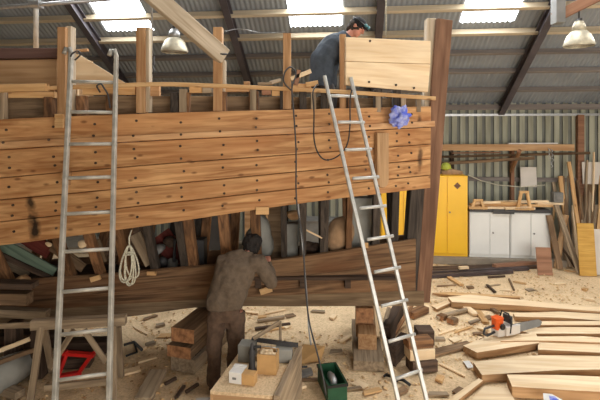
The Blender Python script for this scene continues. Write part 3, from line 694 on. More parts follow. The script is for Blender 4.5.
# tool tote with angled frame
Mx = T(G(238, 362, bz).to_tuple()) @ RZ(math.radians(-10))
t = thing('tool_tote', 'battered grey tool tote with a wooden bar handle at the far end of the box', 'tool box', Mx)
mb = MB(); mb.box((0, 0, 0), (.17, .16, .18), Mx); obj('tote_end', mb, M['tarp'], t, bev=.006)
mb = MB(); mb.box((.40, .0, 0), (.58, .16, .14), Mx @ RZ(.12)); obj('tote_end', mb, M['tarp'], t, bev=.006)
mb = MB(); mb.box((.17, .05, 0), (.40, .2, .05), Mx); obj('tote_base', mb, M['grey'], t, bev=.004)
mb = MB(); mb.box((.1, .14, .17), (.62, .17, .21), Mx @ Matrix.Rotation(.05, 4, 'Y')); obj('tote_rail', mb, M['dgrey'], t)
p0, p1 = Mx @ V3((.14, .12, .21)), Mx @ V3((.42, .2, .38))
timber('bar_handle', p0, p1, .03, .04, M['grey'], t); timber('bar_handle', p1, Mx @ V3((.43, .2, .02)), .03, .04, M['grey'], t)
q = G(252, 372, bz)
t = thing('glue_gun', 'dark upright hand tool standing between tote and tub', 'tool', q)
mb = MB(); mb.lathe([(.05, 0), (.055, .01), (.035, .05), (.03, .16), (.038, .2), (.02, .25), (.012, .3)], 14, T(q)); obj('tool_body', mb, M['dgrey'], t)
mb = MB(); mb.tube([q+V3((0, 0, .2)), q+V3((.03, .0, .26)), q+V3((.09, .02, .25))], .016, 8); obj('tool_nose', mb, M['black'], t)
# ================================================================= THINGS ON THE FLOOR IN FRONT
def crate(px, py, w, d, h, rot, m, label, name, cat, wallm=None, th=.012):
    Mx = T(G(px, py).to_tuple()) @ RZ(rot); t = thing(name, label, cat, Mx); mb = MB()
    mb.box((0, 0, 0), (w, th, h), Mx); mb.box((0, d-th, 0), (w, d, h), Mx); mb.box((0, th, 0), (th, d-th, h), Mx); mb.box((w-th, th, 0), (w, d-th, h), Mx)
    obj('crate_side', mb, M[m], t); mb = MB(); mb.box((th, th, 0), (w-th, d-th, .012), Mx); obj('crate_base', mb, M[wallm or m], t)
    mb = MB()
    for (a, b) in (((-.01, -.01, h-.03), (w+.01, 0, h)), ((-.01, d, h-.03), (w+.01, d+.01, h)), ((-.01, 0, h-.03), (0, d, h)), ((w, 0, h-.03), (w+.01, d, h))): mb.box(a, b, Mx)
    obj('crate_rim', mb, M['black'], t); return t, Mx
t, Mx = crate(328, 404, .22, .46, .20, math.radians(12), 'green', 'open dark green plastic crate by the black hose', 'tool_crate', 'crate', 'green')
t = thing('power_tool', 'silver power tool lying in the green crate', 'tool', Mx @ T((.1, .1, .02)))
mb = MB(); mb.tube([Mx @ V3(p) for p in ((.09, .06, .12), (.1, .14, .17), (.1, .22, .17), (.11, .32, .15))], [.03, .045, .045, .03], 12); obj('motor_housing', mb, M['galv'], t)
mb = MB(); mb.tube([Mx @ V3(p) for p in ((.1, .16, .15), (.09, .12, .08), (.09, .1, .03))], .025, 10); obj('grip', mb, M['green'], t)
# cardboard sheet and steel plate
def sheet(label, pts, z, th, m, name, cat):
    w = [G(px, py, z) for px, py in pts]; mb = MB(); mb.prism([(p.x, p.y) for p in w], z-th, z); return tag(obj(name, mb, M[m]), label, cat)
q = [G(296, 362, .02), G(322, 358, .02), P(331, 346, 5.55), P(303, 345, 5.55)]; q = [G(297, 365, .01), G(321, 361, .01), G(325, 347, .13), G(304, 345, .13)]
mb = MB(); mb.add(q+[p+V3((0, 0, .012)) for p in q], [(3,2,1,0), (4,5,6,7), (0,1,5,4), (1,2,6,5), (2,3,7,6), (3,0,4,7)])
tag(obj('fibreboard_sheet', mb, M['card']), 'tan square of fibreboard tilted on the sawdust beside the box', 'board')
sheet('grey metal plate tool lying left of the green crate', [(298, 371), (311, 367), (313, 373), (299, 378)], .03, .03, 'galv', 'metal_plate', 'plate')
p = G(304, 372, .03); mb = MB(); mb.tube([p+V3((-.03, 0, 0)), p+V3((-.03, .02, .05)), p+V3((.04, .03, .05))], .012, 8)
tag(obj('clamp_handle', mb, M['dgrey'], None, T(p)), 'black handle lying on the grey metal plate', 'handle')
sheet('white scrap of paper at the left end of the slabs', [(463, 361), (469, 360.5), (474, 367), (468, 368)], .02, .008, 'paper', 'paper_scrap', 'paper')
sheet('blue and white label paper on the nearest slab', [(543, 393), (552, 394), (566, 402), (544, 404)], .135, .004, 'paper', 'label_sheet', 'paper')
sheet('blue printed patch on the label paper', [(549, 395.5), (555, 396.5), (559, 400), (550, 400)], .139, .003, 'blue', 'label_patch', 'paper')
sheet('pale board scrap at the bottom left of the plywood box', [(196, 398), (210, 397), (212, 404), (194, 404)], .03, .02, 'whiteb', 'board_scrap', 'board')
# grey slab leaning bottom left centre
tag(timber('grey_slab', G(143, 405)+V3((0,0,.05)), G(158, 379)+V3((0,0,.09)), .19, .06, M['grey'], None, wob=.01), 'weathered grey slab lying slanted at the bottom left of centre', 'slab')
for i, (a, b) in enumerate((((176, 398), (184, 386)), ((186, 392), (198, 384)), ((165, 384), (176, 378)))):
    tag(timber('dark_offcut', G(*a, .02), G(*b, .03), .04, .03, M['darktim'], None), 'dark stick in the shavings left of the plywood box', 'offcut', 'dark sticks in the shavings')
# ================================================================= SAWHORSE, LEFT CLUTTER
za = .9
ya = 4.95
t = thing('sawhorse', 'weathered wooden sawhorse behind the left ladder under the bow end', 'sawhorse', G(78, 398).xy.to_3d())
p0, p1 = P(32, 324.5, ya), P(126, 319.5, 5.05); timber('top_beam', p0, p1, .10, .10, M['grey'], t, wob=.006)
def leg(a, ya_, b, w=.07, m='grey', bot_z=0): timber('leg', G(b[0], b[1], bot_z), P(a[0], a[1], ya_), .04, w, M[m], t, up=(1, 0, 0), wob=.003)
leg((41, 327), 4.93, (30, 405)); leg((44, 327), 5.05, (52, 372)); leg((112, 326), 4.98, (113, 402), .085); leg((118, 326), 5.1, (121, 376))
timber('brace', P(84, 330, 5.0), P(106, 362, 5.08), .03, .06, M['grey'], t); timber('brace', P(74, 330, 5.0), P(50, 368, 5.05), .03, .06, M['grey'], t)
timber('stretcher', P(45, 388, 4.98), P(113, 381, 5.0), .03, .07, M['grey'], t); 
# red frame
zz = .0; mb = MB(); Y0 = 5.35
q = [G(57, 377, .02), G(79, 373, .02), P(92, 355, 5.5), P(66, 353, 5.5)]
c0 = sum(q, V3())/4
for i in range(4):
    a, b = q[i], q[(i+1) % 4]; Fm = frame(a, b); mb.box((-.03, -.03, -.02), ((b-a).length+.03, .035, .02), Fm)
tag(obj('red_frame', mb, M['red']), 'bright red open frame leaning behind the left ladder', 'frame')
tag(timber('support_plank', G(60, 366), G(92, 364), .2, .12, M['darktim'], base=True), 'dark plank stub the red frame leans on', 'timber')
LT = [('grey', P(-30, 327, 5.3), P(33, 325, 5.1), .03, .06, 'thin pale batten running into the left end of the sawhorse'),
      ('slab', P(-20, 358, 5.2), P(30, 339, 5.35), .02, .05, 'pale stick slanting up beneath the bow at the left edge'),
      ('dim', P(-10, 366, 5.0), P(34, 350, 5.4), .03, .05, 'thin brown stick just under the pale slanting one'),
      ('darktim', G(-30, 348, .0)+V3((0,0,.1)), G(60, 344, .0)+V3((0,0,.1)), .25, .19, 'dark beam lying low beneath the keel at the left'),
      ('grey', P(-60, 309, 5.5), P(48, 314, 5.55), .12, .1, 'grey squared timber along the keel at the left edge'),
      ('dim', P(-60, 296, 5.45), P(30, 298, 5.45), .14, .14, 'broad brown timber stacked above the grey one at the left edge'),
      ('darktim', P(-60, 282, 5.45), P(35, 285, 5.45), .16, .07, 'dark plank on top of the pile at the left edge')]
for px, lb in ((-40, 'dark upright block under the left pile, outermost'), (14, 'dark upright block carrying the left pile of timbers'), (40, 'dark upright block at the right end of the left pile')):
    p = P(px, 330, 5.5); z1 = P(px, 318, 5.5).z-.005; tag(timber('support_block', V3((p.x, 5.5, 0)), V3((p.x, 5.5, z1-.04)), .14, .16, M['darktim'], up=(0, 1, 0)), lb, 'block')
LT += [('darktim', G(58, 352)+V3((0,0,.08)), G(118, 350)+V3((0,0,.08)), .2, .15, 'dark baulk lying on the ground behind the sawhorse'), ('dim', G(-20, 380)+V3((0,0,.045)), G(45, 362)+V3((0,0,.045)), .12, .08, 'brown plank lying by the canvas roll towards the sawhorse')]
for m, a, b, w, h, lb in LT: tag(timber('loose_timber', a, b, w, h, M[m], None, wob=.01), lb, 'timber')
for m, a, b, w, h, lb in (('mint', P(-14, 236, 5.95), P(54, 274, 6.0), .04, .18, 'mint green painted plank slanting down inside the left frames'),
      ('darktim', P(-20, 245, 5.9), P(52, 279, 5.93), .03, .07, 'dark lath just below the mint green plank'),
      ('redpaint', P(24, 236, 6.1), P(50, 252, 6.1), .04, .2, 'faded red painted plank above the mint green one'),
      ('grey', P(-5, 258, 6.1), P(30, 272, 6.1), .04, .16, 'grey plank behind the mint green one'),
      ('dim', P(52, 246, 6.0), P(84, 268, 6.0), .04, .13, 'brown plank slanting behind the left ladder'),
      ('keel', P(96, 240, 6.1), P(104, 262, 6.1), .05, .1, 'short upright board right of the left ladder'),
      ('grey', P(135, 234, 5.95), P(151, 264, 5.97), .04, .15, 'grey plank slanting down beside the coiled rope'),
      ('redpaint', P(160, 234, 6.5), P(180, 262, 6.5), .04, .3, 'dull red board inside the hull left of the man'),
      ('ply', P(178, 250, 6.75), P(192, 226, 6.75), .04, .2, 'tan board inside the hull above the cable reel')):
    tag(timber('loose_plank', a, b, w, h, M[m], None, wob=.01), lb, 'plank')
# pale wood chunk on the pile
for px, py, s, lb in ((22, 282, .10, 'rounded brown chunk on top of the left pile'), (49, 244, .05, 'white plank end peeking over the red plank'), (83, 244, .06, 'pale wedge between frame and left ladder')):
    mb = MB(); p = P(px, py, 5.6); mb.ball(p, (s, s*.7, s*.7)); 
    for i, v in enumerate(mb.v): mb.v[i] = v+V3((noise.noise(v*9), noise.noise(v*9+V3((5,5,5))), noise.noise(v*9+V3((9,1,2)))))*s*.5
    tag(obj('wood_chunk', mb, M['ply' if s > .07 else 'slab'], None, T(p)), lb, 'wood chunk')
# grey tarp roll bottom left
mb = MB(); pts = [G(-20, 385, .16), G(8, 372, .18), G(30, 360, .16)]
mb.tube(pts, [.20, .18, .14], 16)
for i, v in enumerate(mb.v): mb.v[i] = v+V3((noise.noise(v*6), noise.noise(v*6+V3((5,5,5))), noise.noise(v*6+V3((9,1,2)))))*.04
tag(obj('canvas_roll', mb, M['tarp']), 'grey canvas roll lying at the bottom left corner', 'canvas')
for a, b, w, h, m, lb in (((-10, 388), (20, 398), .12, .08, 'grey', 'grey offcut at the bottom left below the canvas roll'), ((16, 380), (34, 372), .05, .05, 'darktim', 'dark batten near the left sawhorse leg'),
                          ((20, 372), (50, 366), .08, .04, 'darktim', 'dark board between canvas roll and sawhorse'), ((-8, 372), (10, 378), .1, .1, 'grey', 'short grey block near the left edge of the floor')):
    tag(timber('floor_offcut', G(*a), G(*b), w, h, M[m], None, base=True), lb, 'offcut')
# small trestle stand under the keel at 130,340
t = thing('trailing_clamp', 'dark clamp lying on a pale board behind the sawhorse right leg', 'clamp', G(132, 352))
mb = MB(); mb.tube([G(124, 345, .03), G(134, 342, .06), G(142, 350, .03)], .02, 8); obj('clamp_bar', mb, M['dgrey'], t)
mb = MB(); mb.tube([G(134, 342, .06), G(137, 352, .02), G(126, 356, .02)], .014, 8); obj('clamp_jaw', mb, M['black'], t)
tag(timber('floor_board', G(134, 340, 0), G(143, 350, 0), .1, .03, M['slab'], None, base=True), 'pale board end by the dark clamp', 'board')
tag(timber('floor_board', G(124, 374, 0), G(140, 370, 0), .12, .03, M['slab'], None, base=True), 'pale offcut at the right foot of the sawhorse', 'offcut')
# ================================================================= HOSES, ROPES, RAG
def cable(label, pts, r, m, name='hanging_cable', cat='cable'):
    ps = [P(*p) for p in pts]; out = []
    for i in range(len(ps)-1):
        p0 = ps[max(i-1, 0)]; p1 = ps[i]; p2 = ps[i+1]; p3 = ps[min(i+2, len(ps)-1)]
        for k in range(6):
            t_ = k/6; out.append(.5*((2*p1)+(p2-p0)*t_+(2*p0-5*p1+4*p2-p3)*t_**2+(3*p1-p0-3*p2+p3)*t_**3))
    out.append(ps[-1]); mb = MB(); mb.tube(out, r, 8); return tag(obj(name, mb, M[m]), label, cat)
cable('long black hose looping over the sheer and hanging down to the green crate', [(291, 90, 5.52), (284, 82, 5.45), (285, 72, 5.4), (291, 67, 5.4), (296, 74, 5.4), (292, 88, 5.38), (293.5, 110, 5.36), (296, 150, 5.36), (296.5, 200, 5.4), (303, 240, 5.4), (305, 280, 5.3), (309, 320, 5.1), (317, 352, 4.95), (322, 372, 4.85), (326, 395, 4.78)], .010, 'dgrey')
cable('grey pipe hanging beside the black hose from the planking to the floor', [(298, 204, 5.55), (304, 262, 5.45), (307, 300, 5.3), (309, 330, 5.2), (311, 345, 5.1)], .009, 'galv', 'hanging_line')
cable('thin black cable making a wide loop left of the right ladder', [(318, 84, 5.6), (313, 92, 5.4), (314, 112, 5.38), (314, 138, 5.4), (318, 153, 5.4), (326, 160, 5.4), (338, 156, 5.42), (347, 145, 5.42), (350, 125, 5.42), (350, 100, 5.4), (352, 90, 5.45)], .009, 'black')
cable('short dark lead hanging over the batten by the left ladder', [(100, 92, 5.22), (97, 86, 5.1), (101, 84, 5.1), (104, 88, 5.1), (108, 95, 5.12), (110, 108, 5.12)], .010, 'dgrey')
cable('coil of dark lead tied at the left ladder head', [(70, 60, 5.15), (72, 54, 5.1), (78, 51, 5.1), (80, 55, 5.12), (75, 60, 5.15)], .01, 'dgrey')
cable('thin wire strung under the roof between the stanchions', [(224, 32, 6.3), (240, 29, 6.0), (262, 33, 6.0), (285, 32, 5.7)], .005, 'galv', 'strung_wire', 'wire')
cable('brown strap running up inside the hull near the centre', [(322, 238, 6.0), (306, 230, 5.98)], .012, 'slab', 'inner_batten', 'batten')
# rope coil
hang = P(130, 245, 5.32); mb = MB()
for k, (w, l, o) in enumerate(((.075, .42, -.02), (.06, .46, .01), (.07, .38, .03), (.05, .47, .0), (.065, .43, -.03))):
    pts = []
    for i in range(29):
        a = 2*PI*i/28; pts.append(hang+V3((math.sin(a)*w*(1-.45*math.cos(a))+o*(1-math.cos(a)), -.02-k*.004+.01*math.sin(a*2), -l/2*(1-math.cos(a)))))
    mb.tube(pts, .0095, 6)
mb.tube([hang+V3((-.05, -.03, -.08)), hang+V3((.05, -.035, -.075)), hang+V3((.055, 0, -.09)), hang+V3((-.05, .0, -.1)), hang+V3((-.05, -.035, -.11)), hang+V3((.05, -.04, -.10))], .01, 6)
mb.tube([hang+V3((0, -.02, -.02)), hang+V3((-.01, 0, .09)), hang+V3((-.005, .06, .16))], .0095, 6)
tag(obj('rope_coil', mb, M['rope'], None, T(hang)), 'coiled pale rope hanging from the lower edge of the orange planking', 'rope')
# blue rag on the rail
c = P(400, 116, 5.74); mb = MB(); mb.ball(c, (.12, .07, .13), n=44)
for i, v in enumerate(mb.v):
    q = v*11; mb.v[i] = v+(v-c).normalized()*(-abs(noise.noise(q))*.09+noise.noise(q*2.6)*.05+.02)+V3((0, 0, noise.noise(v*5)*.03))
tag(obj('blue_rag', mb, M['blue'], None, T(c)), 'crumpled blue cloth resting on the rubbing rail near the stern', 'cloth')
# ================================================================= OVERHEAD BEAM, PIPES, LAMPS
pe, pf = P(224, 57, 5.5), P(30, -112, 4.3); d = pf-pe
L = 1.0
while True:
    q = pe+d*L; v = q.x*math.sin(TH)+q.y*math.cos(TH)
    if q.z > rz(v)-.2 or L > 4: break
    L += .02
t = tag(timber('overhead_spar', pe, pe+d*L, .10, .20, M['beam'], None, wob=.01, bev=.006), 'pale squared spar slanting down from the roof to the third stanchion', 'beam')
mb = MB(); mb.tube([P(224, 55, 5.5)+V3((-.05, -.08, 0)), P(226, 55, 5.5)+V3((.02, -.05, .0))], .012, 6); tag(obj('spar_pin', mb, M['dgrey']), 'dark pin through the lower end of the overhead spar', 'pin')
def pipe(label, a, b, r, m='galv', name='steel_pipe', cat='pipe'):
    mb = MB(); mb.tube([a, b], r, 10); return tag(obj(name, mb, M[m], None, T(a)), label, cat)
a = P(36, 3, 6.3); pipe('bright upright scaffold pipe rising from the deckhouse', P(36, 50, 6.3), P(36, -60, 6.3), .034, 'alu')
pipe('thinner horizontal scaffold pipe clamped to the upright one', P(-60, 12, 6.2), P(112, -1, 6.2), .028)
mb = MB(); mb.box((-.07, -.07, -.05), (.07, .07, .05), T(P(36, 4, 6.22))); tag(obj('pipe_clamp', mb, M['galv'], bev=.02), 'swivel clamp joining the two scaffold pipes', 'clamp')
t = thing('hanging_hoist', 'thin steel rod with a small hoist hook hanging above the second stanchion', 'hoist', P(152, 82, 5.9))
vv = P(152, 82, 5.9); tz = rz(vv.x*math.sin(TH)+vv.y*math.cos(TH))-.02
mb = MB(); mb.tube([vv, V3((vv.x, vv.y, tz))], .012, 8); obj('rod', mb, M['galv'], t)
mb = MB(); mb.box((-.03, -.02, .22), (.03, .02, .34), T(vv)); mb.tube([vv+V3((0, 0, .22)), vv+V3((.03, 0, .15)), vv+V3((0, 0, .1))], .012, 6); obj('hook', mb, M['dgrey'], t)
for nm, x0 in (('thin white pull cord hanging beside the dark rafter', 386),):
    p = P(x0, 37, 7.2); zt = rz(p.x*math.sin(TH)+p.y*math.cos(TH)); pipe(nm, V3((p.x, p.y, p.z)), V3((p.x, p.y, zt)), .010, 'rope', 'pull_cord', 'cord')
def lamp(px, py, w, Y, label, flip=1):
    """bell reflector high-bay lamp; py is the rim"""
    c = P(px, py, Y); r = w/2/F*Y; zt = rz(c.x*math.sin(TH)+c.y*math.cos(TH))
    t = thing('bell_lamp', label, 'lamp', c)
    pr = [(r, 0), (r*1.02, .015), (r*.93, r*.35), (r*.78, r*.75), (r*.5, r*1.05), (r*.3, r*1.12)]
    mb = MB(); Mx = T(c); n = 28; vs = []; full = pr+[(a-.006 if i else a-.004, b-.004) for i, (a, b) in list(enumerate(pr))[::-1]]
    for (a, b) in full:
        for j in range(n): vs.append(c+V3((a*math.cos(2*PI*j/n), a*math.sin(2*PI*j/n), b)))
    k = len(full)
    mb.add(vs, [(i*n+j, i*n+(j+1) % n, (i+1)*n+(j+1) % n, (i+1)*n+j) for i in range(k-1) for j in range(n)], 0, True)
    obj('reflector', mb, M['lamp'], t)
    mb = MB(); mb.lathe([(r*.001, .012), (r*.97, .012), (r*.97, .02), (r*.001, .02)], 28, Mx); obj('lamp_glass', mb, M['glassl'], t)
    mb = MB(); mb.lathe([(r*.3, r*1.1), (r*.46, r*1.12), (r*.42, r*1.45), (r*.28, r*1.75), (r*.12, r*1.8)], 16, Mx); obj('lamp_housing', mb, M['lamp' if flip < 0 else 'galv'], t)
    mb = MB(); mb.tube([c+V3((0, 0, r*1.75)), V3((c.x, c.y, zt))], .012, 8); obj('drop_rod', mb, M['dgrey'], t)
    mb = MB(); mb.box((-.02, -.05, r*1.75), (.02, .05, r*1.95), Mx); obj('hanger', mb, M['dgrey'], t)
lamp(174.5, 52, 26, 7.2, 'bell-shaped metal lamp hanging at the left behind the overhead spar')
lamp(579, 46, 28, 6.8, 'bell-shaped metal lamp hanging at the top right corner', -1)
c = P(558, 8, 6.9); mb = MB(); mb.box((-.07, -.08, -.24), (.07, .08, .18), T(c)); t = tag(obj('control_box', mb, M['mgrey'], None, T(c), .01), 'grey lamp control box on the sloping beam at the top right', 'box')
a, b = P(562, 14, 6.9), P(640, -25, 6.4); tag(timber('lamp_beam', a-(b-a)*.12, b+(b-a)*1.1, .06, .16, M['maroon']), 'reddish brown sloping beam carrying the top right lamp', 'beam')
# ================================================================= BACK WALL: CABINETS AND TIMBER
VC = 10.47
def ux(px, V=VC):
    p = WP(px, 200, V); return p.x*math.cos(TH)-p.y*math.sin(TH)
def zy(px, py, V=VC): return WP(px, py, V).z
def cabinet(pa, pb, ztop, m, label, name, cat, handle, hazard=False, depth=.5, z0=.14):
    ua, ub = ux(pa)+.004, ux(pb)-.004; w = ub-ua; o = S(ua, VC, z0); Mx = shedM(o); h = ztop-z0
    t = thing(name, label, cat, Mx); mb = MB(); mb.box((0, .02, 0), (w, depth, h), Mx); obj('body', mb, M[m], t, bev=.006)
    for k in range(2):
        x0, x1 = (.012+k*w/2, w/2-.005+k*(w/2-.007)); mb = MB(); mb.box((x0, -.002, .07), (x1, .018, h-.02), Mx); d = obj('door', mb, M[m], t, bev=.004)
        hx = x1-.05 if k == 0 else x0+.05
        if handle and (k == 1 or handle == 2 and False): 
            mb = MB(); mb.lathe([(.018, 0), (.018, .02), (.01, .025)], 10, Mx @ T((hx if m == 'yellow' else x0+.06, -.002, h*.55)) @ Matrix.Rotation(PI/2, 4, 'X')); obj('handle', mb, M['mgrey'], d)
    if hazard:
        mb = MB(); mb.box((-.055, -.004, -.055), (.055, -.001, .055), Mx @ T((w*.75, -.002, h-.22)) @ Matrix.Rotation(PI/4, 4, 'Y'))
        obj('hazard_diamond', mb, M['red' if 0 else 'post'], t)
    return t
zt = zy(455, 176)
cabinet(426, 468, zt, 'yellow', 'tall yellow steel cabinet with hazard diamond, directly left of the white cabinets', 'yellow_cabinet', 'cabinet', 1, True, z0=.141)
cabinet(381, 425.5, zt, 'yellow', 'tall yellow steel cabinet seen through the frames behind the sternpost', 'yellow_cabinet', 'cabinet', 1, False, z0=.141)
zw = zy(510, 212.5)
cabinet(469.5, 510, zw, 'white', 'low white cabinet next to the yellow one', 'white_cabinet', 'cabinet', 1, z0=.141)
cabinet(510.5, 551, zw, 'white', 'low white cabinet at the right, half covered by the leaning reddish board', 'white_cabinet', 'cabinet', 1, z0=.141)
# worktop items
def wl(name, label, cat, pa, pb, V, w, h, m, Vb=None, wob=.003, grp=None, base=False):
    return tag(timber(name, WP(*pa, V), WP(*pb, Vb or V), w, h, M[m], None, wob=wob, base=base), label, cat, grp)
mb = MB(); o = S(ux(469.5), VC-.02, zw+.001); mb.box((0, 0, 0), (ux(551)-ux(469.5), .5, .06), shedM(o)); mb.box((.5, -.03, -.03), (.95, .0, .06), shedM(o))
tag(obj('plastic_sheet', mb, M['dgrey'], None, shedM(o), .01), 'dark grey folded sheeting covering the tops of the white cabinets', 'sheeting')
mb = MB(); mb.box((-.11, -.05, 0), (.11, .05, .05), shedM(WP(503, 208.5, VC-.08)))
zs = zw+.062
def zpt(px, V, z): p = WP(px, 200, V); return V3((p.x, p.y, z))
for (a, b, V, dz, h, m, lb) in ((468, 534, VC+.12, 0, .05, 'slab', 'long pale board at the bottom of the stack on the white cabinets'), (470, 553, VC+.2, .05, .045, 'pine', 'long pine board laid across the white cabinets'),
                             (484, 520, VC+.15, .095, .06, 'pine', 'short pine board on top of the stack on the white cabinets'), (536, 562, VC+.25, .095, .04, 'slab', 'pale board end overhanging the right white cabinet')):
    tag(timber('pine_board', zpt(a, V, zs+dz), zpt(b, V, zs+dz), .16, h, M[m], None, base=True), lb, 'board')
for (a, b, V, dz, lb) in ((473, 500, .08, .10, 'short pine board before the left small trestle, on the stack'), (500, 548, .3, .10, 'pine board behind the right small trestle, on the stack'), (505, 530, .02, .0, 'low pale board at the front edge beneath the right small trestle')):
    tag(timber('pine_board', zpt(a, VC+V, zs+dz), zpt(b, VC+V, zs+dz+.03), .1, .05, M['slab'], None, base=True), lb, 'board')
for (px, lb) in ((478, 'small wooden trestle at the left on the white cabinets'), (524, 'small wooden trestle at the right on the white cabinets, before the white board')):
    c = zpt(px, VC+.0, zs); t = thing('small_trestle', lb, 'trestle', shedM(c)); Mx = WM[t.name]; hh = .2 if px < 500 else .4
    for s in (-1, 1): timber('leg', Mx @ V3((s*.14, 0, .0)), Mx @ V3((s*.06, 0, hh)), .05, .06, M['pine'], t, up=(1, 0, 0))
    timber('cross_bar', Mx @ V3((-.2, 0, .03)), Mx @ V3((.2, 0, .03)), .06, .06, M['pine'], t); timber('top_bar', Mx @ V3((-.1, 0, hh)), Mx @ V3((.1, 0, hh)), .06, .05, M['pine'], t)
mb = MB(); Mx = shedM(zpt(557, 10.8, zs+.14)); mb.box((-.1, -.08, 0), (.1, .1, .22), Mx); mb.box((-.06, -.1, .05), (.06, -.08, .18), Mx); tag(obj('bench_grinder', mb, M['mgrey'], None, Mx, .02), 'grey machine box on the board end beside the leaning timber', 'machine')
# wall rack
for i, (pa, pb, V, w, h, m, lb) in enumerate((((436, 147.5), (573, 147.5), 11.05, .14, .15, 'ply', 'long squared timber on the wall rack above the cabinets'),
     ((508, 143.5), (557, 143.3), 11.1, .1, .03, 'paper', 'thin white strip lying on the long rack timber'),
     ((442, 163.5), (534, 158), 11.05, .08, .07, 'dim', 'thinner sloping pole on the lower rack arms'),
     ((452, 153), (500, 152.5), 11.2, .08, .03, 'maroon', 'reddish batten in the shade of the wall rack'),
     ((440, 157), (590, 153), 11.32, .04, .06, 'dim', 'dark strip along the wall standing for the shadow band behind the rack'))):  # last strip is added as the dark shadow band below the rack
    M.setdefault('paperw', M['paper']); wl('rack_timber', lb, 'timber', pa, pb, V, w, h, m)
t = thing('rack_bracket', 'brown timber bracket with slanting strut holding the wall rack', 'bracket', zpt(512, 11.35, 0))
timber('upright', zpt(512, 11.36, 0), zpt(512, 11.36, zy(512, 146, 11.36)), .08, .09, M['maroon'], t)
timber('strut', WP(511, 172, 11.28), WP(520, 150, 10.95), .06, .07, M['frame'], t)
timber('arm', WP(519, 151.5, 10.9), WP(519, 151.5, 11.35), .06, .06, M['maroon'], t)
t = thing('rack_bracket', 'plain bracket of the wall rack near the sternpost', 'bracket', zpt(452, 11.35, 0))
timber('upright', zpt(452, 11.36, 0), zpt(452, 11.36, zy(452, 152, 11.36)), .08, .09, M['darktim'], t); timber('arm', WP(452, 151.7, 10.9), WP(452, 151.7, 11.35), .06, .06, M['darktim'], t)
def wboard(pa, pb, ya, yb, V, m, label, name='white_board', cat='board', tilt=.08):
    zb = 0.004 if yb > 225 else zy(pa, yb, V)
    a, b = zpt(pa, V, zb), zpt(pb, V, zb); h = zy(pa, ya, V)-zb; Mx = shedM(a) @ Matrix.Rotation(-tilt, 4, 'X'); mb = MB()
    mb.box((0, 0, 0), ((b-a).length, .02, h), Mx); return tag(obj(name, mb, M[m], None, Mx, .002), label, cat)
wboard(521, 537, 167, 187, 11.2, 'whiteb', 'pale square board leaning on the wall above the right small trestle')
wboard(583, 606, 162, 184, 11.2, 'whiteb', 'larger white board on the wall at the right edge behind leaning timber')
wboard(538, 553, 248, 271, 9.75, 'maroon', 'reddish brown board leaning against the right white cabinet', 'leaning_board', tilt=.2)
wboard(580, 597, 224, 270, 9.8, 'ochre', 'yellow ochre panel leaning among the timber at the right edge', 'ochre_panel', 'panel', .12)
wboard(597, 612, 230, 268, 9.9, 'whiteb', 'pale board just right of the ochre panel', 'pale_board', tilt=.15)
# chain, rope on the wall
mb = MB()
for k, (px, py) in enumerate(((549, 150), (552, 151), (549, 154), (552.5, 155), (550, 158), (553, 160), (551, 163), (552, 166))):
    c = WP(px, py, 10.92); mb.tube([c+V3((-.02, 0, .035)), c+V3((.02, 0, 0)), c+V3((-.015, .0, -.035))], .012, 6)
tag(obj('hanging_chain', mb, M['galv']), 'short bright chain hanging from the rack timber', 'chain')
def wcable(label, pts, r, m, name, cat):
    ps = [WP(*p) for p in pts]; mb = MB(); mb.tube(ps, r, 6); return tag(obj(name, mb, M[m]), label, cat)
wcable('slack pale rope drooping from yellow cabinet to white board', [(468, 175, 11.1), (482, 181, 11.2), (498, 185, 11.25), (521, 187, 11.2), (545, 185, 11.2)], .012, 'rope', 'slack_rope', 'rope')
mb = MB(); c = zpt(446, 10.85, zt+.13); mb.ball(c+V3((0, 0, .05)), (.11, .14, .10)); mb.lathe([(.13, 0), (.14, .01), (.1, .03)], 18, T(c)); tag(obj('hard_hat', mb, M['lime'], None, T(c)), 'lime yellow hard hat on top of the yellow cabinet', 'hard hat')
mb = MB(); mb.tube([zpt(442, 10.85, zt+.02), zpt(450, 10.8, zt+.05), zpt(462, 10.85, zt+.03)], [.08, .1, .05], 10); tag(obj('sacking_bundle', mb, M['tan']), 'brown sacking bundle under the lime hard hat', 'bundle')
# steel beams and boards on the floor before the cabinets
for (a, b, w, h, m, lb, z) in (((425, 278), (512, 273), .10, .07, 'rust', 'nearest rusty steel section lying on the floor before the cabinets', 0), ((425, 274.5), (528, 270), .1, .07, 'rust', 'second steel section behind the nearest one', .0),
      ((425, 271.5), (540, 268), .1, .06, 'darktim', 'dark timber behind the steel sections', 0), ((430, 268.6), (497, 266.5), .10, .04, 'darktim', 'black timber at the foot of the yellow cabinet kerb', 0.0), ((494, 270), (541, 266), .12, .08, 'maroon', 'reddish squared timber before the white cabinets', .04)):
    tag(timber('floor_beam', G(*a)+V3((0,0,z)), G(*b)+V3((0,0,z)), w, h, M[m], None, base=True), lb, 'beam')
tag(timber('offcut', G(459, 269, .09), G(468, 268.5, .09), .08, .05, M['slab'], None, base=True), 'pale offcut on the steel sections', 'offcut')
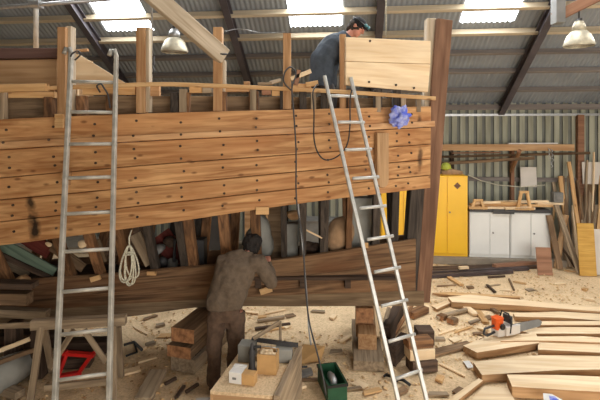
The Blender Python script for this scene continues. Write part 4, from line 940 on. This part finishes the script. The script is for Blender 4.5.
# leaning timber at the right
LEAN = [(549, 215, 560, 270, .09, 'dim'), (556, 205, 580, 274, .09, 'grey'), (560, 176, 571, 250, .07, 'pine'), (569, 162, 584, 268, .06, 'pine'), (553, 182, 566, 262, .05, 'grey'),
        (577, 180, 588, 245, .04, 'dim'), (587, 160, 584, 236, .03, 'grey'), (594, 152, 591, 225, .02, 'slab'), (590, 185, 604, 250, .05, 'dim'), (566, 215, 556, 268, .08, 'ply'), (596, 205, 590, 262, .06, 'grey'),
        (602, 176, 596, 255, .06, 'pine'), (573, 205, 577, 262, .05, 'slab'), (545, 222, 575, 268, .06, 'darktim'), (608, 165, 602, 262, .08, 'dim'), (562, 232, 570, 268, .1, 'grey'), (581, 195, 577, 250, .05, 'frame')]
WHERE = ['short brown plank leftmost in the leaning stack beside the white cabinet', 'long grey pole slanting down right across the leaning stack', 'short pine board leaning left of the long pine pole', 'longest pine pole leaning in the middle of the stack, left of the ochre panel',
   'thin grey pole leaning just right of the white cabinets', 'thin brown lath behind the ochre panel', 'thin grey lath above the ochre panel', 'thin pale rod rising highest over the white wall board', 'brown lath slanting right at the right edge', 'fat pale offcut standing tilted the other way by the reddish board',
   'grey board behind the right side of the ochre panel', 'pine lath at the far right edge of the stack', 'pale lath left of the ochre panel', 'dark pole slanting low behind the others', 'brown board at the outermost right of the stack', 'wide grey slab low in the leaning stack', 'orange brown lath behind the long pine pole']
for (tx, ty, bx, by, w, m), lb in zip(LEAN, WHERE):
    p0 = G(bx, max(by, 261)); vs_ = lambda p: p.x*math.sin(TH)+p.y*math.cos(TH)
    p1 = WP(tx, ty, min(11.2, max(vs_(p0)+.25, 10.3+(215-ty)/60)))
    tag(timber('leaning_timber', p0+V3((0, 0, .02)), p1, w*1.3, .05, M[m], None, wob=.02), lb, 'timber')
for k in range(12):
    tx, ty = 556+k*4+R.uniform(-2, 2), 190+R.uniform(-22, 22); p0 = G(tx+R.uniform(-6, 8), 263+R.uniform(0, 3)); p1 = WP(tx, ty, 11.25)
    tag(timber('rough_lath', p0+V3((0, 0, .02)), p1, R.uniform(.03, .07), .03, M[R.choice(('grey', 'dim', 'pine', 'grey'))], None, wob=.02), 'rough lath at the back of the leaning stack, against the wall', 'timber', 'rough laths behind the leaning stack')
# clutter seen through the frames, beyond the boat
mb = MB(); c = P(341, 232, 7.0); c.z = 1.0
def lump(px, py, Y, r, m, name, label, cat, z=None, amp=.35, fr=4):
    c = P(px, py, Y); mb = MB(); mb.ball(c, r, n=24)
    for i, v in enumerate(mb.v): mb.v[i] = v+(v-c)*noise.noise((v-c)*fr+V3((px, 0, 0)))*amp*2
    return tag(obj(name, mb, M[m], None, T(c)), label, cat)
lump(337, 238, 6.25, (.17, .13, .26), 'tan', 'tan_sack', 'lumpy tan sack inside the hull beside the right ladder', 'sack')
lump(258, 232, 6.3, (.2, .12, .30), 'tarp', 'pale_sack', 'pale sack inside the hull behind the standing man head', 'sack')
for (xa, ya_, xb, yb, Y, m, lb) in ((351, 198, 377, 254, 6.3, 'tarp', 'grey metal box inside the hull behind the right ladder'), (268, 206, 283, 246, 6.3, 'keel', 'brown case inside the hull right of the man head'), (286, 224, 298, 250, 6.2, 'tarp', 'grey case inside the hull behind the black hose'),
        (186, 240, 204, 262, 6.2, 'dgrey', 'dark case with a loop handle inside the hull left of the man')):
    p0, p1 = P(xa, yb, Y), P(xb, ya_, Y); p0.z = 1.042; mb = MB(); mb.box((0, 0, 0), (p1.x-p0.x, .2, p1.z-p0.z), T(p0)); tag(obj('equipment_case', mb, M[m], None, T(p0), .012), lb, 'case')
mb = MB(); mb.tube([P(174, 262, 6.2), P(175, 240, 6.2), P(190, 239, 6.2), P(191, 250, 6.2)], .022, 8); tag(obj('tubular_handle', mb, M['dgrey']), 'dark tubular hoop standing left of the man', 'handle')
mb = MB(); mb.tube([P(192, 247, 6.15), P(195, 254, 6.15), P(198, 266, 6.15)], [.03, .025, .01], 8); tag(obj('yellow_strap', mb, M['lime']), 'bright yellow strap hanging inside the hull beside the hoop', 'strap')
for i, (px, py, s, m) in enumerate(((155, 250, .08, 'mgrey'), (163, 258, .07, 'dgrey'), (170, 245, .06, 'darktim'), (312, 246, .07, 'darktim'), (345, 252, .08, 'dgrey'), (290, 215, .07, 'ply'), (168, 266, .09, 'mgrey'))):
    lump(px, py, 6.3, (s, s, s*.8), m, 'rubble_lump', 'small dark lump of clutter lying inside the bare frames', 'clutter', amp=1.1, fr=9)['group'] = 'clutter lumps inside the hull'
# shelving seen beyond, under the far side
for px, w, h, m, lb in ((120, .9, 1.0, 'darktim', 'dark wooden crate beyond the boat, seen through the left frames'), (205, 1.0, 1.4, 'dgrey', 'tall dark cupboard beyond the boat behind the standing man'), (262, .8, 1.2, 'ply', 'plywood crate beyond the boat behind the man head'), (320, .7, .9, 'mgrey', 'grey crate beyond the boat left of the right ladder')):
    q = G(px, 262); Mx = shedM(q); t = thing('storage_crate', lb, 'crate', Mx); mb = MB(); mb.box((-w/2, 0, 0), (w/2, .5, h), Mx); obj('crate_body', mb, M[m], t, Mx, .01)
    mb = MB(); mb.box((-w/2-.02, -.02, h+.001), (w/2+.02, .52, h+.04), Mx); obj('crate_lid', mb, M[m], t, Mx, .005)
# ================================================================= SCATTER: OFFCUTS AND SHAVINGS
SC = [(252, 313), (262, 318), (275, 312), (290, 316), (318, 312), (333, 318), (272, 330), (285, 326), (150, 318), (160, 326), (141, 331), (165, 336), (147, 360), (470, 288), (492, 286), (505, 290), (520, 283), (459, 283), (446, 286), (530, 290), (560, 284), (585, 290),
      (478, 300), (488, 318), (474, 322), (483, 330), (463, 330), (455, 340), (480, 334), (440, 340), (447, 332), (470, 345), (452, 318), (402, 392), (345, 390), (360, 385), (372, 392), (300, 388), (312, 380), (336, 352), (345, 340), (440, 380), (452, 370), (460, 392), (438, 395), (590, 300), (575, 272), (158, 306), (129, 310), (150, 345)]
proto = []
for s in range(4):
    mb = MB(); l, w, h = ((.12, .04, .02), (.07, .05, .03), (.2, .025, .016), (.09, .07, .012))[s]
    mb.prism([(-l, -w), (l, -w*.6), (l*.9, w), (-l*.8, w*.8)], 0, h)
    proto.append(mb)
SCm = ('slab', 'pine', 'slab', 'dim', 'grey'); meshes = {}
for i, (px, py) in enumerate(SC):
    p = G(px, py, 0); k = i % 4; m = SCm[i % 5]; Mx = T((p.x, p.y, 0)) @ RZ(R.uniform(-1, 1)) @ Matrix.Rotation(R.uniform(-.05, .05), 4, 'Y')
    if (k, m) in meshes:
        o = bpy.data.objects.new('wood_offcut', meshes[(k, m)]); C.objects.link(o); o.matrix_basis = Mx
    else: o = obj('wood_offcut', proto[k], M[m], None, Mx, local=True); meshes[(k, m)] = o.data
    kind = {'slab': 'pale', 'pine': 'yellowish', 'dim': 'brown', 'grey': 'greyish'}[m]
    tag(o, '%s wood offcut lying loose in the sawdust' % kind, 'offcut', '%s offcuts in the sawdust' % kind)
for i, (a, b, w, m, lb) in enumerate((((487, 286), (495, 293), .05, 'darktim', 'dark stick with a pale end in front of the steel sections'), ((509, 280), (514, 291), .03, 'dim', 'thin curved branch standing in the sawdust before the white cabinets'), ((449, 278), (462, 286), .09, 'pine', 'pale wedge offcut before the steel sections'),
        ((484, 304), (498, 314), .07, 'dim', 'brown offcut just behind the chainsaw'), ((466, 308), (476, 316), .12, 'slab', 'pale bark slice left of the chainsaw'), ((478, 312), (486, 324), .10, 'pine', 'yellowish chunk touching the chainsaw rear'),
        ((258, 322), (284, 318), .06, 'grey', 'grey batten lying under the keel right of the man'), ((255, 330), (290, 325), .05, 'darktim', 'dark batten lying in front of the grey one under the keel'), ((488, 278), (505, 277), .03, 'darktim', 'thin black bar before the white cabinets'))):
    tag(timber('loose_stick', G(*a), G(*b), w, .035, M[m], None, base=True), lb, 'stick')
mb = MB()
for i in range(9000):
    u = R.uniform(-4.8, 6.5); v = R.uniform(3.6, 10.6)
    p = S(u, v, 0); 
    if noise.noise(p*.9) < -.12: continue
    s = R.uniform(.008, .028); p.z = noise.noise(p*1.3)*.012-.012+.006+R.random()*.012; a = R.uniform(0, PI); t_ = R.uniform(-.5, .5)
    dx = V3((math.cos(a), math.sin(a), t_))*s; dy = V3((-math.sin(a), math.cos(a), R.uniform(-.4, .4)))*s*.5
    mb.add([p-dx-dy, p+dx-dy, p+dx+dy, p-dx+dy, p+V3((0, 0, s*.6))], [(0,1,4), (1,2,4), (2,3,4), (3,0,4)], R.choice((0, 0, 0, 1, 2)))
o = obj('wood_shavings', mb, [M['chip'], M['pine'], M['ply']], None, Matrix()); tag(o, 'scattered wood shavings and chips all over the sawdust floor', 'shavings'); o['kind'] = 'stuff'
# ================================================================= PEOPLE
def remeshed(name, mb, m, parent, vox=.012, sm=3):
    Mx = WM[parent.name]; o = obj(name, mb, m, parent, Mx)
    r = o.modifiers.new('r', 'REMESH'); r.mode = 'VOXEL'; r.voxel_size = vox; r.use_smooth_shade = True
    if sm:
        s = o.modifiers.new('s', 'SMOOTH'); s.factor = .5; s.iterations = sm
    bpy.context.view_layer.update(); dg = bpy.context.evaluated_depsgraph_get()
    me = bpy.data.meshes.new_from_object(o.evaluated_get(dg)); o.modifiers.clear(); old = o.data; o.data = me; me.materials.clear(); me.materials.append(m)
    for p in me.polygons: p.use_smooth = True; p.material_index = 0
    return o
def folds(o, amp=.01, fr=9):
    for v in o.data.vertices:
        q = v.co*fr; q.z *= .55; v.co += v.normal*noise.noise(q)*amp
def hand(mb, w, d, nrm, side, s=1.0, curl=.5):
    """w wrist, d finger direction, nrm back of the hand, side +1: thumb towards d x nrm"""
    d = d.normalized(); nrm = (nrm-d*nrm.dot(d)).normalized(); sx = d.cross(nrm)*side
    mb.tube([w-d*.03, w, w+d*.05*s, w+d*.095*s], [(.026, .020), (.027, .019), (.040*s, .015*s), (.040*s, .013*s)], 12, side=sx)
    for i, (off, ln) in enumerate(((.030, .070), (.010, .080), (-.011, .075), (-.030, .058))):
        b = w+d*.085*s+sx*off*s; p1 = b+d*ln*.45*s; d2 = (d-nrm*curl).normalized(); p2 = p1+d2*ln*.35*s; d3 = (d-nrm*curl*2.4).normalized(); p3 = p2+d3*ln*.3*s
        mb.tube([b-d*.02, p1, p2, p3], [.0095, .009, .0085, .0065], 8)
    b = w+d*.025*s+sx*.028*s; mb.tube([b-sx*.01, b+(sx*.8+d*.6).normalized()*.03*s, b+(sx*.5+d*.9).normalized()*.06*s, b+(sx*.25+d-nrm*.3).normalized()*.085*s], [.014, .012, .010, .0075], 8)
def head(mb, c, fwd, up, s=1.0):
    fwd = fwd.normalized(); up = (up-fwd*up.dot(fwd)).normalized(); rt = fwd.cross(up)
    Mx = Matrix.Identity(4)
    for i in range(3): Mx[i][0] = rt[i]; Mx[i][1] = fwd[i]; Mx[i][2] = up[i]
    mb.ball(c+up*.025*s-fwd*.01*s, (.076*s, .094*s, .092*s), Mx, 18)
    mb.ball(c-up*.045*s+fwd*.025*s, (.056*s, .062*s, .068*s), Mx, 16)
    mb.tube([c+fwd*.085*s+up*.025*s, c+fwd*.103*s-up*.002*s, c+fwd*.112*s-up*.018*s, c+fwd*.085*s-up*.025*s], [.010*s, .012*s, .015*s, .010*s], 8)
    mb.ball(c+fwd*.080*s-up*.050*s, (.024*s, .012*s, .006*s), Mx, 8); mb.ball(c+fwd*.080*s-up*.062*s, (.020*s, .012*s, .006*s), Mx, 8); mb.ball(c+fwd*.070*s-up*.092*s, (.024*s, .018*s, .016*s), Mx, 8)
    for k in (-1, 1):
        mb.ball(c+rt*k*.076*s+up*.0*s, (.010*s, .018*s, .030*s), Mx, 10); mb.ball(c+fwd*.080*s+rt*k*.03*s+up*.03*s, (.02*s, .010*s, .007*s), Mx, 8)
    return Mx
# --- man standing, seen from behind
man = thing('person', 'person in brown jacket and dark trousers standing at the hull, seen from behind', 'person', P(221, 388, 5.24).xy.to_3d())
pelv = P(224, 309, 5.28); hipL = P(217, 312, 5.27); hipR = P(236, 312, 5.3)
knL = P(214, 348, 5.22); knR = P(235, 347, 5.28); anL = P(214, 380, 5.2); anR = P(232, 381, 5.33)
waist = P(228, 292, 5.30); chest = P(236.5, 268, 5.40); neck0 = P(246, 254, 5.50); neck1 = P(251, 249, 5.56); hc = P(253.5, 245.5, 5.62)
shL = P(225.5, 260, 5.44); shR = P(260, 261, 5.43); elL = P(220, 283, 5.46); elR = P(270, 282, 5.42); wrL = P(240, 276, 5.66); wrR = P(268, 262, 5.66)
acr = (shR-shL).normalized()
mb = MB()
mb.tube([pelv-V3((0, 0, .06)), waist, chest, neck0-V3((.01, .02, .03)), neck0], [(.13, .09), (.125, .09), (.14, .10), (.09, .07), (.05, .05)], 16, side=acr)
mb.tube([neck0-V3((0, .03, .04)), neck1, hc], [.06, .055, .05], 12)
fw = V3((.5, .75, -.35)); HM = head(mb, hc, fw, V3((.1, .3, 1)))
for h_, k_, a_ in ((hipL, knL, anL), (hipR, knR, anR)):
    mb.tube([h_+V3((0, 0, .02)), h_.lerp(k_, .5), k_, k_.lerp(a_, .35), a_], [.085, .075, .055, .055, .04], 12)
    mb.tube([a_+V3((0, -.05, -.03)), a_+V3((0, .04, -.045)), a_+V3((0, .15, -.06))], [(.04, .04), (.042, .035), (.035, .02)], 10, side=(1, 0, 0))
for s_, e_, w_, hd, sd_ in ((shL, elL, wrL, V3((.2, .9, .2)), 1), (shR, elR, wrR, V3((-.1, .95, .3)), -1)):
    mb.tube([s_.lerp(chest, .25), s_, s_.lerp(e_, .5), e_, e_.lerp(w_, .4), w_], [.05, .052, .045, .038, .036, .026], 12)
    hand(mb, w_, hd, V3((0, -.3, 1)), sd_)
remeshed('body', mb, M['skin'], man, .007, 2)
mb = MB()
mb.tube([pelv+V3((.0, 0, .02)), pelv+V3((0, 0, .08)), waist, waist.lerp(chest, .5), chest, neck0.lerp(chest, .35), neck0+V3((0, 0, .02))], [(.215, .155), (.22, .16), (.225, .16), (.235, .165), (.24, .17), (.185, .13), (.08, .08)], 20, side=acr)
for s_, e_, w_ in ((shL, elL, wrL), (shR, elR, wrR)):
    s_ = s_+V3((0, 0, -.02)); mb.tube([s_.lerp(chest, .4), s_, s_.lerp(e_, .5), e_, e_.lerp(w_, .5), w_-(w_-e_)*.06], [.11, .112, .095, .085, .072, .05], 14)
o = remeshed('jacket', mb, M['jacket'], man, .012, 6); folds(o, .028, 7); folds(o, .012, 17)
mb = MB()
mb.tube([neck0+V3((0,0,-.02)), neck0+V3((.01, .01, .035))], [(.10), (.088)], 14); o = remeshed('collar', mb, M['jacket'], man, .01, 2)
mb = MB()
mb.tube([pelv+V3((0, 0, .05)), pelv+V3((0, 0, -.05)), pelv+V3((0, 0, -.12))], [(.18, .13), (.20, .145), (.17, .13)], 18, side=acr)
for h_, k_, a_ in ((hipL, knL, anL), (hipR, knR, anR)):
    mb.tube([h_+V3((0, 0, .02)), h_.lerp(k_, .25), h_.lerp(k_, .6), k_, k_.lerp(a_, .4), k_.lerp(a_, .75), a_+V3((0, 0, -.035))], [.11, .115, .10, .084, .082, .076, .074], 14)
o = remeshed('trousers', mb, M['trouser'], man, .012, 4); folds(o, .026, 9); folds(o, .01, 22)
for a_ in (anL, anR):
    mb = MB(); g = V3((a_.x, a_.y, 0)); mb.tube([g+V3((0, -.08, .05)), g+V3((0, 0, .05)), g+V3((0, .1, .045)), g+V3((0, .2, .035))], [(.045, .045), (.05, .05), (.05, .04), (.038, .03)], 14, side=(1, 0, 0)); mb.tube([g+V3((0, 0, .05)), g+V3((0, 0, .14))], .055, 12)
    remeshed('boot', mb, M['darktim'], man, .009, 2)
mb = MB(); mb.ball(hc+HM.to_3x3() @ V3((0, -.03, .03)), (.115, .122, .112), HM, 18); mb.ball(hc+HM.to_3x3() @ V3((0, -.045, -.05)), (.10, .09, .09), HM, 14)
o = remeshed('hair', mb, M['hair'], man, .008, 1); folds(o, .025, 26)
# --- person bending on deck
t2 = thing('person', 'person in navy jacket and black cap bending on the deck behind the pale side board', 'person', V3((P(324, 80, 6.15).x, 6.15, 2.8)))
hip = P(323, 78, 6.15); bk = P(325, 60, 6.15); ch = P(336, 46, 6.15); nk = P(348, 36, 6.15); hc2 = P(357.5, 27.5, 6.13)
mb = MB(); sd2 = V3((0, 1, 0))
mb.tube([hip-V3((0, 0, .05)), bk, ch, nk], [(.15, .11), (.14, .11), (.16, .12), (.06, .06)], 16, side=sd2)
mb.tube([nk-V3((.03, 0, .03)), nk, hc2], [.065, .058, .05], 12)
fw2 = V3((.62, -.5, -.62)); HM2 = head(mb, hc2, fw2, V3((.5, -.1, .9)), 1.12)
kn = [P(332, 100, 6.02), P(330, 100, 6.28)]; an = [V3((P(324, 80, 6.05).x, 6.02, 2.9)), V3((P(322, 80, 6.05).x, 6.28, 2.9))]
for i in (0, 1):
    h_ = hip+V3((0, -.09+.18*i, 0)); mb.tube([h_, h_.lerp(kn[i], .5), kn[i], an[i]], [.085, .078, .056, .04], 12); mb.tube([an[i]+V3((-.05, 0, -.04)), an[i]+V3((.08, 0, -.055)), an[i]+V3((.17, 0, -.065))], [(.04, .04), (.04, .035), (.035, .02)], 10, side=(0, 1, 0))
sh = [ch+V3((.05, -.17, .0)), ch+V3((.05, .17, .0))]; el = [P(346, 66, 5.97), P(348, 66, 6.32)]; wr = [P(360, 58, 6.05), P(361, 58, 6.25)]
for i in (0, 1):
    mb.tube([sh[i].lerp(ch, .3), sh[i], sh[i].lerp(el[i], .5), el[i], el[i].lerp(wr[i], .5), wr[i]], [.05, .052, .045, .038, .034, .026], 12); hand(mb, wr[i], V3((.8, .0, -.5)), V3((.4, 0, .8)), 1 if i else -1)
remeshed('body', mb, M['skin'], t2, .007, 2)
mb = MB()
mb.tube([hip-V3((0, 0, .12)), hip, bk, bk.lerp(ch, .5), ch, nk.lerp(ch, .45), nk+V3((.0, 0, .02))], [(.22, .18), (.23, .19), (.25, .20), (.26, .205), (.25, .19), (.17, .13), (.09, .09)], 20, side=sd2)
for i in (0, 1):
    mb.tube([sh[i].lerp(ch, .4), sh[i], sh[i].lerp(el[i], .5), el[i], el[i].lerp(wr[i], .5), wr[i]-(wr[i]-el[i])*.05], [.09, .092, .08, .068, .06, .046], 14)
o = remeshed('jacket', mb, M['navy'], t2, .012, 6); folds(o, .025, 6); folds(o, .01, 15)
mb = MB(); mb.tube([hip+V3((0, 0, .03)), hip-V3((0, 0, .08))], [(.18, .14), (.18, .14)], 16, side=sd2)
for i in (0, 1):
    h_ = hip+V3((0, -.09+.18*i, 0)); mb.tube([h_, h_.lerp(kn[i], .4), kn[i], kn[i].lerp(an[i], .5), an[i]], [.11, .10, .085, .075, .07], 14)
o = remeshed('trousers', mb, M['dgrey'], t2, .012, 4); folds(o, .02, 9)
for i in (0, 1):
    mb = MB(); g = an[i]; mb.tube([g+V3((-.06, 0, -.05)), g+V3((.08, 0, -.05)), g+V3((.19, 0, -.06))], [(.05, .048), (.05, .045), (.04, .03)], 12, side=(0, 1, 0)); mb.tube([g+V3((0, 0, -.04)), g+V3((0, 0, .05))], .055, 12); remeshed('boot', mb, M['black'], t2, .009, 2)
q3 = HM2.to_3x3()
mb = MB(); mb.ball(hc2+q3 @ V3((0, -.03, .01)), (.098, .105, .10), HM2, 16); mb.ball(hc2+q3 @ V3((0, -.07, -.05)), (.085, .055, .07), HM2, 12); o = remeshed('hair', mb, M['hairb'], t2, .008, 1); folds(o, .03, 20)
mb = MB(); mb.ball(hc2+q3 @ V3((0, -.01, .055)), (.102, .118, .085), HM2, 18); mb.ball(hc2+q3 @ V3((0, .11, .05)), (.075, .055, .012), HM2, 14); remeshed('cap', mb, M['hat'], t2, .008, 2)
mb = MB()
for k in (-1, 1): mb.ball(hc2+q3 @ V3((k*.042, .115, .085)), (.036, .02, .024), HM2, 12)
obj('goggles', mb, M['teal'], t2)
mb = MB(); mb.tube([hc2+q3 @ V3((math.sin(a)*.106, math.cos(a)*.122-.01, .075)) for a in [2*PI*k/24 for k in range(25)]], .012, 6); obj('goggle_strap', mb, M['black'], t2)
# ================================================================= CAMERA, LIGHT
cam = bpy.data.cameras.new('camera'); co = bpy.data.objects.new('camera', cam); C.objects.link(co); bpy.context.scene.camera = co
cam.sensor_width = 36; cam.lens = F/600*36; cam.shift_y = -(200-HY)/600; co.location = (0, 0, H); co.rotation_euler = (PI/2, 0, 0); cam.clip_start = .05
w = bpy.data.worlds.new('sky'); bpy.context.scene.world = w; w.use_nodes = True
bg = w.node_tree.nodes['Background']; bg.inputs['Color'].default_value = (1.0, .96, .90, 1); bg.inputs['Strength'].default_value = 2.2
def area(name, p, rot, sx, sy, e, col=(1, 1, 1)):
    l = bpy.data.lights.new(name, 'AREA'); l.shape = 'RECTANGLE'; l.size = sx; l.size_y = sy; l.energy = e; l.color = col
    o = bpy.data.objects.new(name, l); C.objects.link(o); o.location = p; o.rotation_euler = rot; return o
# added area light in an unseen doorway, offset right to darken the left hull
area('doorway_fill', S(4.6, VF+.15, 2.5), (PI/2, 0, -TH), 7.4, 4.2, 430, (1, .95, .88))
for i, (a, b) in enumerate(SKY):
    v = (SK0+SK1)/2; area('rooflight_daylight', S((a+b)/2, v, rz(v)-.16), (sl_a*-1, 0, -TH), .9, 3.6, 60, (.95, .98, 1))
sc = bpy.context.scene; sc.view_settings.view_transform = 'Standard'; sc.view_settings.look = 'None'; sc.view_settings.exposure = .25; sc.view_settings.gamma = 1; sc.view_settings.use_curve_mapping = False
